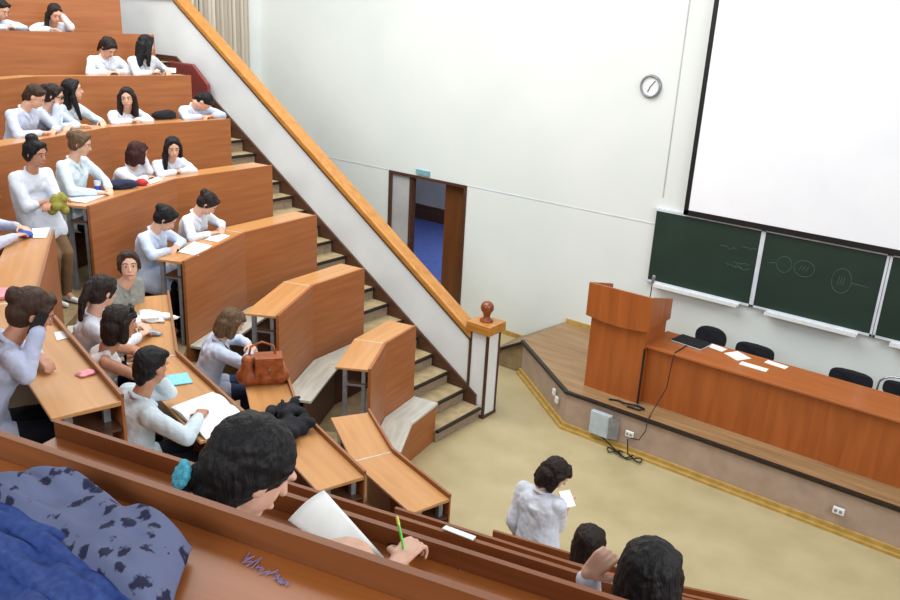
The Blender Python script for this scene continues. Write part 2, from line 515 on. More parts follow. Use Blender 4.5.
b.obj('newel_cap', 'rail_wood', ban, (0, 0, 0), world=True, bevel=.012)
b = MB(); c = ((nx0 + nx1) / 2, (ny0 + ny1) / 2, 1.24)
prof = [(.085, 0), (.08, .02), (.045, .04), (.04, .07), (.05, .10)] + [(.082 * math.cos(a), .175 + .082 * math.sin(a)) for a in [(-0.75 + .25 * i) * 1.0 for i in range(9)]] + [(.004, .257)]
b.lathe(prof, c); b.obj('ball_finial', 'newel_wood', ban, (0, 0, 0), world=True, smooth=True)

# stage
stage = [(6, 8.253), (6, YW), (-5.72, YW), (-5.77, 9.26), (-4.448, 8.253)]
b = MB(); b.prism([(6, 8.27), (6, YW), (-5.70, YW), (-5.75, 9.27), (-4.44, 8.27)], 0, HS - .03)
structure(b.obj('stage_wall', 'skirt_paint'))
b = MB(); b.prism(stage, HS - .028, HS)
structure(b.obj('stage_floor', 'plank_wood', None, (0, 0, 0)))
b = MB()
e = [(-5.77, 9.26), (-4.448, 8.253), (6, 8.253)]
o1 = off(e, 0.018); o0 = off(e, -0.03)
for i in (0, 1):
    b.prism([o1[i], o1[i + 1], o0[i + 1], o0[i]], HS - .032, HS + .004)
structure(b.obj('trim_3', 'black_edge'))
b = MB(); o1 = off(e, 0.05); o0 = off(e, -0.02)
for i in (0, 1):
    b.prism([o1[i], o1[i + 1], o0[i + 1], o0[i]], 0, .03)
o1 = off(e, 0.012)
for i in (0, 1):
    b.prism([o1[i], o1[i + 1], o0[i + 1], o0[i]], .03, .075)
structure(b.obj('baseboard_stage', 'skirting_yellow'))
b = MB(); b.prism_y([(-5.74, 0), (-5.74, HS - .01), (-6.55, 0.0)], 9.27, YW - .02)
structure(b.obj('ramp_floor', 'tier_lino'))
b = MB(); b.prism_y([(-5.74, HS), (-5.74, HS - .04), (-6.55, -0.02), (-6.6, .02)], 9.24, 9.275)
structure(b.obj('trim_4', 'black_edge'))

# chalkboards and screen
bx = [(-4.501, -3.099), (-3.045, -1.668), (-1.607, -0.22)]
z0, z1 = 1.467, 2.423
BL = ['green chalkboard with faint sketches nearest the lectern', 'green chalkboard with chalked ring shapes above the two papers, flanked by the other chalkboards',
      'green chalkboard cut by the photo edge, farthest from the doorway']
for i, (x0, x1) in enumerate(bx):
    t = thing('chalkboard', BL[i], 'chalkboard', ((x0 + x1) / 2, YW, z0), 0, 'chalkboards on the front wall')
    MB().box(x0, x1, YW - .05, YW - .025, z0, z1).obj('board_surface', 'chalkboard', t, ((x0 + x1) / 2, YW, z0), world=True)
    b = MB()
    b.box(x0 - .025, x1 + .025, YW - .055, YW, z1, z1 + .03); b.box(x0 - .025, x1 + .025, YW - .055, YW, z0 - .03, z0)
    if i:
        b.box(x0 - .027, x0, YW - .055, YW, z0 - .03, z1 + .03)
    b.box(x1, x1 + .027, YW - .055, YW, z0 - .03, z1 + .03)
    b.obj('board_frame', 'tray_metal', t, ((x0 + x1) / 2, YW, z0), world=True)
    tx0, tx1 = x0 + .18 if i else x0 + .12, x1 - .12
    b = MB(); b.box(tx0, tx1, YW - .15, YW - .055, z0 - .055, z0 - .03); b.box(tx0, tx1, YW - .16, YW - .15, z0 - .055, z0 - .01)
    b.obj('chalk_tray', 'white_plastic', t, ((x0 + x1) / 2, YW, z0), world=True)
    rnd = random.Random(5 + i)
    b = MB()

    def ring(cx, cz, rx, rz, a0=0, a1=2 * PI, n=20, r=.0035):
        b.tube([(cx + rx * math.cos(a0 + (a1 - a0) * q / n), YW - .05, cz + rz * math.sin(a0 + (a1 - a0) * q / n)) for q in range(n + 1)], r, 4)

    def stroke(pts, r=.0035):
        b.tube([(px, YW - .05, pz) for px, pz in pts], r, 4)
    if i == 0:
        for _ in range(5):
            cx = x0 + rnd.uniform(.45, 1.2); cz = z0 + rnd.uniform(.4, .75)
            stroke([(cx + q * .03, cz + rnd.uniform(-.02, .02)) for q in range(8)])
    elif i == 1:
        ring(x0 + .28, z0 + .6, .09, .1); ring(x0 + .52, z0 + .6, .12, .1); ring(x1 - .42, z0 + .55, .11, .15)
        stroke([(x1 - .31, z0 + .55), (x1 - .12, z0 + .54)]); stroke([(x0 + .1, z0 + .58), (x0 + .19, z0 + .6)])
        for q in (0, 1, 2):
            stroke([(x1 - .46 + q * .03, z0 + .5), (x1 - .45 + q * .03, z0 + .6)]); stroke([(x0 + .46 + q * .04, z0 + .57), (x0 + .49 + q * .04, z0 + .63)])
    else:
        stroke([(x0 + .3, z0 + .6), (x0 + .5, z0 + .62), (x0 + .6, z0 + .55)])
    b.obj('chalk_drawing', 'chalk', t, ((x0 + x1) / 2, YW, z0), world=True)
t = thing('projection_screen', 'large white projection screen with black border above the chalkboards', 'projection screen', (-1.6, YW - .1, 2.5))
MB().box(-4.054, .9, YW - .10, YW - .09, 2.52, 5.6).obj('screen_surface', 'screen_cloth', t, (-1.6, YW - .1, 2.5), world=True)
b = MB(); b.box(-4.11, -4.05, YW - .105, YW - .085, 2.45, 5.6); b.box(-4.11, .96, YW - .105, YW - .085, 2.45, 2.515); b.box(.9, .96, YW - .105, YW - .085, 2.45, 5.6)
b.obj('screen_border', 'black_plastic', t, (-1.6, YW - .1, 2.5), world=True)

# wall clock
t = thing('wall_clock', 'small round white wall clock with grey rim high on the wall', 'clock', (-4.825, YW, 4.0))
b = MB(); b.lathe([(.145, 0), (.150, .02), (.14, .045), (.122, .045), (.118, .03), (.118, 0)], seg=36)
o = b.obj('clock_rim', 'steel', t, (0, 0, 0), smooth=True); o.rotation_euler = (PI / 2, 0, 0)
b = MB(); b.lathe([(.118, .005), (.118, .02)], seg=36); o = b.obj('clock_face', 'white_plastic', t, (0, 0, 0)); o.rotation_euler = (PI / 2, 0, 0)
b = MB(); b.prism_y([(-.005, 0), (.005, 0), (.06, .07), (.052, .074)], -.026, -.024); b.prism_y([(-.005, .004), (.003, -.004), (-.03, -.075), (-.04, -.07)], -.026, -.024)
b.obj('clock_hand', 'black_plastic', t, (0, 0, 0))
# ---------------------------------------------------------------- stage furniture
t = thing('lectern', 'tall orange-brown wooden lectern with flared top beside the long stage desk', 'lectern', (-4.0, 8.8, HS))
LX0, LX1, LY0, LY1 = -4.38, -3.66, 8.56, 9.1
b = MB(); b.box(LX0, LX1, LY0, LY0 + .03, HS, 1.5); b.box(LX0, LX0 + .03, LY0 + .03, LY1, HS, 1.5); b.box(LX1 - .03, LX1, LY0 + .03, LY1, HS, 1.5)
b.obj('lectern_body', 'stage_wood', t, (-4.0, 8.8, HS), world=True)
b = MB()
# curved-bottom fascia, flared side wings
n = 12
low = [(LX0 - .05 + (LX1 - LX0 + .1) * i / n, 1.43 - .035 * math.sin(PI * i / n)) for i in range(n + 1)]
b.prism_y(low + [(LX1 + .05, 1.84), (LX0 - .05, 1.84)], LY0 - .06, LY0 - .03)
b.obj('lectern_fascia', 'stage_wood', t, (-4.0, 8.8, HS), world=True)
b = MB()
for wx in (LX0 - .05, LX1 + .02):
    MB().prism([(wx, LY0 - .03), (wx + .03, LY0 - .03), (wx + .03, LY1 - .02), (wx, LY1 - .02)], 1.45, [1.84, 1.84, 1.70, 1.70]).obj('lectern_wing', 'stage_wood', t, (-4.0, 8.8, HS), world=True)
b = MB(); b.prism([(LX0 - .02, LY0 - .03), (LX1 + .02, LY0 - .03), (LX1 + .02, LY1), (LX0 - .02, LY1)], [1.60, 1.60, 1.5, 1.5], [1.63, 1.63, 1.53, 1.53])
b.obj('reading_shelf', 'top_wood', t, (-4.0, 8.8, HS), world=True)
t = thing('microphone', 'thin gooseneck microphone standing up from the lectern', 'microphone', (-3.72, 8.66, 1.60))
MB().tube([(-3.72, 8.66, 1.60), (-3.72, 8.66, 1.8), (-3.71, 8.65, 1.98)], .006, 6).obj('gooseneck', 'black_plastic', t, (-3.72, 8.66, 1.6), world=True)
MB().cap((-3.71, 8.65, 1.98), (-3.70, 8.645, 2.05), .016, .02).obj('microphone_head', 'steel', t, (-3.72, 8.66, 1.6), world=True, smooth=True)

ZD = 1.231
t = thing('presidium_desk', 'long orange-brown wooden panel desk running along the stage', 'desk', (-1, 8.9, HS))
b = MB(); b.box(-3.66, 4.0, 8.66, 8.69, HS, ZD - .03)
b.obj('front_panel', 'stage_wood', t, (-1, 8.9, HS), world=True)
MB().box(-3.69, 4.03, 8.60, 9.24, ZD - .03, ZD).obj('desktop', 'top_wood', t, (-1, 8.9, HS), world=True, bevel=.004)
for x in (-3.66, -1.6, .6, 3.97):
    MB().box(x, x + .03, 8.69, 9.18, HS, ZD - .03).obj('side_panel', 'stage_wood', t, (-1, 8.9, HS), world=True)

CL = ['black round-backed chair behind the stage desk, nearest the lectern', 'black chair behind the stage desk, second from the lectern',
      'black chair behind the stage desk with a wide low back, third from the lectern', 'black chair with exposed chrome hoop back at the photo edge']
for i, x in enumerate((-3.32, -2.76, -1.66, -1.16)):
    t = thing('stage_chair', CL[i], 'chair', (x, 9.55, HS), 0, 'black chairs behind the stage desk')
    if i == 3:
        MB().box(-.2, .2, -.19, .2, .44, .49).obj('seat', 'black_fabric', t, (0, 0, 0), bevel=.02)
    else:
        MB().box(-.22, .22, -.2, .2, .43, .49).obj('seat', 'black_fabric', t, (0, 0, 0), bevel=.02)
    b = MB()
    n = 20
    w, h0, h1 = (.2, .46, .745) if i == 0 else (.235, .46, .675)
    if i == 3:
        w, h0, h1 = .17, .52, .69
    ring = []
    for q in range(n):
        a = 2 * PI * q / n
        ca, sa = math.cos(a), math.sin(a)
        e = .55 if i else .8
        ring.append((w * math.copysign(abs(ca) ** e, ca), (h0 + h1) / 2 + (h1 - h0) / 2 * math.copysign(abs(sa) ** e, sa)))
    b.prism_y(ring, .2, .24)
    for v in b.bm.verts:
        v.co.y -= .5 * v.co.x ** 2
    b.obj('backrest', 'black_fabric', t, (0, 0, 0), bevel=.01)
    if i == 3:
        MB().tube([(-.22, .2, .45)] + [(-.22 * math.cos(PI * q / 10), .24, .6 + .13 * math.sin(PI * q / 10)) for q in range(11)] + [(.22, .2, .45)], .012, 8).obj('hoop_frame', 'chrome', t, (0, 0, 0), smooth=True)
    else:
        for q in (-.1, .1):
            MB().tube([(q, .17, .46), (q, .22, .50), (q, .225, .62)], .012, 6).obj('back_support', 'black_plastic', t, (0, 0, 0))
    for sx in (-1, 1):
        for sy in (-1, 1):
            MB().tube([(sx * .18, sy * .16, .44), (sx * .2, sy * .19, 0.0)], .011, 8).obj('leg', 'black_plastic', t, (0, 0, 0))


def flat(name, label, cat, pts, z, h, mat, group=None, c=None):
    cx = sum(p[0] for p in pts) / len(pts); cy = sum(p[1] for p in pts) / len(pts)
    o = MB().prism(pts, z, z + h).obj(name, mat, None, (cx, cy, z), world=True)
    return tag(o, label, cat, group)


def rect(cx, cy, w, d, ang):
    c, s = math.cos(ang), math.sin(ang)
    return [(cx + x * c - y * s, cy + x * s + y * c) for x, y in ((-w / 2, -d / 2), (w / 2, -d / 2), (w / 2, d / 2), (-w / 2, d / 2))]


G = 'papers on the stage desk'
flat('paper_sheet', 'larger white paper sheet lying crooked on the stage desk', 'paper', rect(-2.75, 9.07, .22, .2, -.5), ZD, .004, 'paper', G)
flat('paper_sheet', 'narrow white paper slip near the front edge of the stage desk', 'paper', rect(-2.50, 8.89, .30, .1, .0), ZD, .004, 'paper', G)
flat('paper_sheet', 'white paper rectangle on the stage desk, farthest from the lectern', 'paper', rect(-2.33, 9.14, .24, .1, -.1), ZD, .004, 'paper', G)
flat('paper_sheet', 'white sheet lying beside the black laptop', 'paper', rect(-3.02, 9.14, .2, .12, -.2), ZD, .004, 'paper', G)
t = thing('laptop', 'closed black laptop with silver edge on the stage desk', 'laptop', (-3.3, 9.05, ZD), -.1)
MB().box(-.19, .19, -.13, .13, .006, .018).obj('laptop_base', 'tray_metal', t, (0, 0, 0))
MB().box(-.19, .19, -.13, .13, .018, .032).obj('laptop_lid', 'black_plastic', t, (0, 0, 0), bevel=.004)

# fittings on the stage front
YSF = 8.253
t = thing('junction_box', 'pale grey electrical box with open flap on the stage front', 'electrical box', (-3.92, YSF, .1))
MB().box(-4.06, -3.80, YSF - .07, YSF, .11, .40).obj('box_body', 'grey_box', t, (-3.92, YSF, .1), world=True, bevel=.006)
MB().prism([(-3.81, YSF - .08), (-3.80, YSF - .07), (-3.70, YSF - .02), (-3.71, YSF - .03)], .12, .39).obj('box_flap', 'steel', t, (-3.92, YSF, .1), world=True)
for x, z, w, lab in ((-3.56, .25, .10, 'white power socket on the stage front beside the electrical box'), (-1.244, .25, .11, 'white socket on the stage front below the stage desk, far from any other fitting')):
    t = thing('power_socket', lab, 'socket', (x, YSF, z))
    MB().box(-w / 2, w / 2, -.03, 0, -.035, .035).obj('socket_plate', 'white_plastic', t, (0, 0, 0), bevel=.005)
    MB().box(-w / 3, -w / 12, -.033, -.03, -.015, .015).box(w / 12, w / 3, -.033, -.03, -.015, .015).obj('socket_hole', 'steel', t, (0, 0, 0))
dd = (Vector((-4.448, 8.253)) - Vector((-5.77, 9.26))).normalized()
for i, s_ in enumerate((.80, .86)):
    p = Vector((-5.77, 9.26)) + (Vector((-4.448, 8.253)) - Vector((-5.77, 9.26))) * s_
    o = MB().box(-.035, .035, -.03, 0, -.04, .04).obj('wall_socket', 'white_plastic', None, (p.x, p.y, .33 - .06 * i), rz=math.atan2(dd.y, dd.x), bevel=.005)
    tag(o, ['white square socket on the slanted stage side, upper of the pair', 'white square socket on the slanted stage side, lower of the pair'][i], 'socket', 'socket pair on the slanted stage side')
pts = [(-3.3, 8.95, ZD + .01), (-3.31, 8.62, ZD + .008), (-3.31, 8.58, ZD - .03), (-3.33, 8.57, .8), (-3.4, 8.4, HS + .02), (-3.36, 8.22, HS), (-3.36, 8.21, .38), (-3.42, 8.2, .24), (-3.53, 8.21, .22)]
tag(MB().tube(pts, .006, 6).obj('laptop_cable', 'black_plastic', None, (-3.3, 8.95, ZD), world=True, smooth=True), 'black cable running from the laptop down over the stage edge', 'cable')
pts = [(-3.9, 8.2, .11)] + [(-3.7 + .12 * math.cos(a) + .02 * a, 8.12 + .05 * math.sin(2.2 * a), .012 + .03 * abs(math.sin(a * 1.7))) for a in [.5 * q for q in range(32)]] + [(-3.56, 8.2, .2)]
tag(MB().tube(pts, .008, 6).obj('coiled_cable', 'black_plastic', None, (-3.7, 8.12, 0), world=True, smooth=True), 'coiled black cable on the floor under the electrical box', 'cable')
pts = [(-3.95, 8.40, HS + .012), (-3.85, 8.45, HS + .012), (-3.75, 8.4, HS + .03), (-3.6, 8.47, HS + .02), (-3.5, 8.42, HS + .03), (-3.55, 8.39, HS + .012), (-3.7, 8.38, HS + .012)]
tag(MB().tube(pts, .012, 6).obj('cable_bundle', 'black_plastic', None, (-3.7, 8.4, HS), world=True, smooth=True), 'dark cable bundle lying at the foot of the lectern', 'cable')
tag(MB().box(-3.66, -3.64, 8.545, 8.558, HS, 1.2).obj('lectern_cable', 'black_plastic', None, (-3.65, 8.55, HS), world=True), 'dark cable strip hanging down the lectern corner', 'cable')

# ---------------------------------------------------------------- student desks and benches
ORD = {1: 'front', 2: 'second', 3: 'third', 4: 'fourth', 5: 'fifth', 6: 'sixth', 7: 'seventh', 8: 'eighth', 9: 'ninth'}
LIP = {'R': .012, 'M': .034, 'N': .065}
DW = {'R': .34, 'M': .34, 'N': .40}


def tops(block, k):
    return ZT(k) - LIP[block]


def seg_obj(mb, name, mat, parent, a, bp, bevel=0.0):
    """object whose own x axis runs along the segment, so that wood grain follows it"""
    ang = math.atan2(bp[1] - a[1], bp[0] - a[0])
    return mb.obj(name, mat, parent, (a[0], a[1], 0), rz=ang, world=True, bevel=bevel)


def desk(block, k, poly, label, mats, legs, seams=True):
    c = poly[len(poly) // 2]
    t = thing('student_desk', label, 'desk', (c[0], c[1], ZF(k)), 0, {'R': 'curved desks beside the banister stairs', 'M': 'desks of the middle block', 'N': 'desks of the nearest block'}[block])
    z = ZT(k); zt = tops(block, k); w = DW[block]
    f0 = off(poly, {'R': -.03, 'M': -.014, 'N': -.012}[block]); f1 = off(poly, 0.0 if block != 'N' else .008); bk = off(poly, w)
    for i in range(len(poly) - 1):
        a, e = poly[i], poly[i + 1]
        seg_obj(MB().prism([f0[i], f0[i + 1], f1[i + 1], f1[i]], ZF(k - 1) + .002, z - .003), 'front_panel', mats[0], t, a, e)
        if block == 'M':
            l0 = off(poly, -.016); l1 = off(poly, .003)
            seg_obj(MB().prism([l0[i], l0[i + 1], l1[i + 1], l1[i]], z - .02 if block == 'M' else z - .004, z + .004), 'edge_strip', mats[2], t, a, e)
        g = lerp(f1[i + 1], f1[i], .004) if i < len(poly) - 2 else f1[i + 1]
        g2 = lerp(bk[i + 1], bk[i], .006) if i < len(poly) - 2 else bk[i + 1]
        q = [f1[i], g, g2, bk[i]]
        seg_obj(MB().prism(q, zt - .028, [zt, zt, zt - .008, zt - .008]), 'desktop', mats[1], t, a, e, bevel=.003)
        if i < len(poly) - 2 and seams:
            u0 = lerp(f1[i + 1], f1[i], .006); u1 = lerp(bk[i + 1], bk[i], .009)
            v0 = lerp(f1[i + 1], f1[i + 2], .006); v1 = lerp(bk[i + 1], bk[i + 2], .009)
            seg_obj(MB().prism([u0, v0, v1, u1], zt - .026, [zt + .003, zt + .003, zt - .008, zt - .008]), 'joint_strip', 'seat_laminate', t, a, e)
    # metal end frames
    for (i, t_) in legs:
        a, e = V2(poly[i]), V2(poly[i + 1]); d = (e - a).normalized(); nr = Vector((d.y, -d.x))
        p = a + (e - a) * t_
        for o_, w_ in ((.03, .035), (.22, .04)):
            q0 = p + nr * o_; q1 = p + nr * (o_ + w_)
            mb = MB().prism([q0 - d * .02, q0 + d * .02, q1 + d * .02, q1 - d * .02], ZF(k), zt - .03)
            seg_obj(mb, 'leg', 'steel', t, a, e)
        q0 = p + nr * .03; q1 = p + nr * .26
        seg_obj(MB().prism([q0 - d * .012, q0 + d * .012, q1 + d * .012, q1 - d * .012], zt - .2, zt - .16), 'brace', 'steel', t, a, e)
    # book shelf under the desktop
    s0 = off(poly, .01); s1 = off(poly, .20)
    for i in range(len(poly) - 1):
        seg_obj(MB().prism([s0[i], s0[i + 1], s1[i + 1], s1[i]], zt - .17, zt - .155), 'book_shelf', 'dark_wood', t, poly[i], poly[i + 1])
    return t


def bench(block, k, poly, label):
    """bench fixed to the front of desk row k, used by row k-1"""
    c = poly[len(poly) // 2]; fl = ZF(k - 1); h = fl + .50
    t = thing('bench', label, 'bench', (c[0], c[1], fl), 0, {'R': 'benches beside the banister stairs', 'M': 'benches of the middle block', 'N': 'benches of the nearest block'}[block])
    a0 = off(poly, -.035); a1 = off(poly, -.36); p0 = off(poly, -.30 if k > 1 else -.335); p1 = off(poly, -.28 if k > 1 else -.315)
    for i in range(len(poly) - 1):
        seg_obj(MB().prism([a1[i], a1[i + 1], a0[i + 1], a0[i]], h - .03, h), 'seat', 'seat_laminate', t, poly[i], poly[i + 1], bevel=.004)
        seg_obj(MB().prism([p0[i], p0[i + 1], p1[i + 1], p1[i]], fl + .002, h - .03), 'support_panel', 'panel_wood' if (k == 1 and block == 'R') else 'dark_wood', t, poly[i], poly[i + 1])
    return t


# block beside the banister
for k in range(1, 10):
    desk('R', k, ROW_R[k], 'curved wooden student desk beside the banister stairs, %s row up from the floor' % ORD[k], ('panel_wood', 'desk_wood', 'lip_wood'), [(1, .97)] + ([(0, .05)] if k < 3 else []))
    if k < 9:
        bench('R', k, ROW_R[k], 'pale laminate bench fixed to the front of the %s desk row beside the banister stairs' % ORD[k])
for k in range(1, 6):
    desk('M', k, ROW_M[k], 'wooden desk of the middle block, %s row up from the floor' % ORD[k], ('panel_wood', 'desk_wood', 'lip_wood'), [(1, .93), (0, .04)])
    bench('M', k, ROW_M[k], 'bench fixed to the front of the %s desk row of the middle block' % ORD[k])
for k in range(1, 7):
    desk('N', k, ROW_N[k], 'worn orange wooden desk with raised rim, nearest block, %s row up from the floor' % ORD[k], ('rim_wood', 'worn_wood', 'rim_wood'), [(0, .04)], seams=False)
    bench('N', k, ROW_N[k], 'bench fixed to the front of the %s desk row of the nearest block' % ORD[k])
bench('N', 7, ROW_N[7], 'bench behind the desk that holds the folded clothes')
t = thing('folding_seat', 'maroon vinyl seat back between the long-haired student and the banister', 'seat', (-10.75, 7.25, ZF(6)))
b = MB(); b.prism_y([(-11.35, ZF(6) + .45), (-10.45, ZF(6) + .45), (-10.45, ZF(6) + .72), (-10.8, ZF(6) + .98), (-11.4, ZF(6) + .98)], 7.62, 7.68)
b.obj('seat_back', 'maroon_vinyl', t, (-10.75, 7.25, ZF(6)), world=True, bevel=.02)
b = MB(); b.box(-11.35, -10.5, 7.3, 7.68, ZF(6) + .40, ZF(6) + .45); b.box(-11.3, -11.26, 7.4, 7.66, ZF(6) + .0, ZF(6) + .4); b.box(-10.6, -10.56, 7.4, 7.66, ZF(6) - .2, ZF(6) + .4)
b.obj('seat_frame', 'dark_wood', t, (-10.75, 7.25, ZF(6)), world=True)


# ---------------------------------------------------------------- things on the desks
def frame_of(poly, i, t_, d):
    a, e = V2(poly[i]), V2(poly[i + 1]); u = (e - a).normalized(); nr = Vector((u.y, -u.x))
    p = a + (e - a) * t_ + nr * d
    return p, math.atan2(u.y, u.x)
# ---------------------------------------------------------------- people
FPX = 835.0
CAM = Vector((0, 0, EYE))


def sight(px, py):
    return Vector(RIGHT) * (px - 450) + Vector(DOWN) * (py - 300) + Vector(FWD) * FPX


def behind(px, py, poly, i, d):
    """point on the line of sight that lies d behind the front line of a desk segment"""
    r = sight(px, py)
    a, e = V2(poly[i]), V2(poly[i + 1]); u = (e - a).normalized(); nr = Vector((u.y, -u.x))
    q = a + nr * d
    t_ = (q.x * nr.x + q.y * nr.y - (CAM.x * nr.x + CAM.y * nr.y)) / (r.x * nr.x + r.y * nr.y)
    return CAM + r * t_


def at_height(px, py, z):
    r = sight(px, py)
    return CAM + r * ((z - EYE) / r.z)


FOLDS = bpy.data.textures.new('cloth_folds', 'CLOUDS')
FOLDS.noise_scale = .11; FOLDS.noise_depth = 2
STRANDS = bpy.data.textures.new('hair_strands', 'CLOUDS')
STRANDS.noise_scale = .028; STRANDS.noise_depth = 1


def sculpt(mb, name, mat, parent, voxel, smooth=6, factor=.5):
    bmesh.ops.recalc_face_normals(mb.bm, faces=mb.bm.faces)
    me = bpy.data.meshes.new(name); mb.bm.to_mesh(me); mb.bm.free()
    o = bpy.data.objects.new(name, me); COL.objects.link(o); me.materials.append(MATS[mat])
    o.parent = parent
    r = o.modifiers.new('remesh', 'REMESH'); r.mode = 'VOXEL'; r.voxel_size = voxel; r.use_smooth_shade = True
    s = o.modifiers.new('smooth', 'SMOOTH'); s.iterations = smooth; s.factor = factor
    if name in ('coat', 'shirt', 'tank_top', 'trousers'):
        d = o.modifiers.new('folds', 'DISPLACE'); d.texture = FOLDS; d.texture_coords = 'LOCAL'; d.strength = .024; d.mid_level = .5
    if name == 'hair':
        d = o.modifiers.new('strands', 'DISPLACE'); d.texture = STRANDS; d.texture_coords = 'LOCAL'; d.strength = .010; d.mid_level = .5
    return o


def elbow_of(s, h, lu, lf, pole):
    d = h - s; L = min(d.length, (lu + lf) * .995)
    a = (lu * lu - lf * lf + L * L) / (2 * L)
    r = math.sqrt(max(lu * lu - a * a, 0))
    dn = d.normalized()
    p = pole - dn * pole.dot(dn)
    if p.length < 1e-4:
        p = Vector((0, 0, -1))
    return s + dn * a + p.normalized() * r


def hand(mb, w, direction, palm_n, curl, side, s=1.0, thin=1.0):
    """palm and five bent fingers; w wrist, direction from wrist, palm_n = back-of-hand normal"""
    d = direction.normalized(); n = (palm_n - d * palm_n.dot(d)).normalized(); t = d.cross(n) * side
    r = .0095 * s * thin
    pal = w + d * .075 * s
    for q in (-.028, -.01, .01, .028):
        mb.cap(w + t * q * .55 * s, pal + t * q * s, .015 * s, .0125 * s, 10)
    for j, (q, ln) in enumerate(((-.030, .062), (-.010, .074), (.010, .080), (.030, .072))):
        b0 = pal + t * q * s + d * .006 * s
        a = curl * (.5 + .08 * (3 - j)); dirs = []
        ang = a
        p = b0
        for seg_, f in enumerate((.45, .32, .23)):
            dd_ = d * math.cos(ang) - n * math.sin(ang) + t * (q * .9)
            q2 = p + dd_.normalized() * ln * f * s * 1.15
            mb.cap(p, q2, r * (1 - .08 * seg_), r * (.94 - .08 * seg_), 8)
            p = q2; ang += a * 1.15
    # thumb leaves the side of the palm near its base
    b0 = w + d * .02 * s + t * .028 * s
    m1 = b0 + (d * .5 + t * .75 - n * .35).normalized() * .042 * s
    m2 = m1 + (d * .85 + t * .25 - n * (.3 + .3 * curl)).normalized() * .032 * s
    m3 = m2 + (d * .9 - t * .1 - n * (.3 + .4 * curl)).normalized() * .024 * s
    mb.cap(b0, m1, .014 * s, .0115 * s, 8); mb.cap(m1, m2, .0112 * s, .010 * s, 8); mb.cap(m2, m3, .010 * s, .0082 * s, 8)


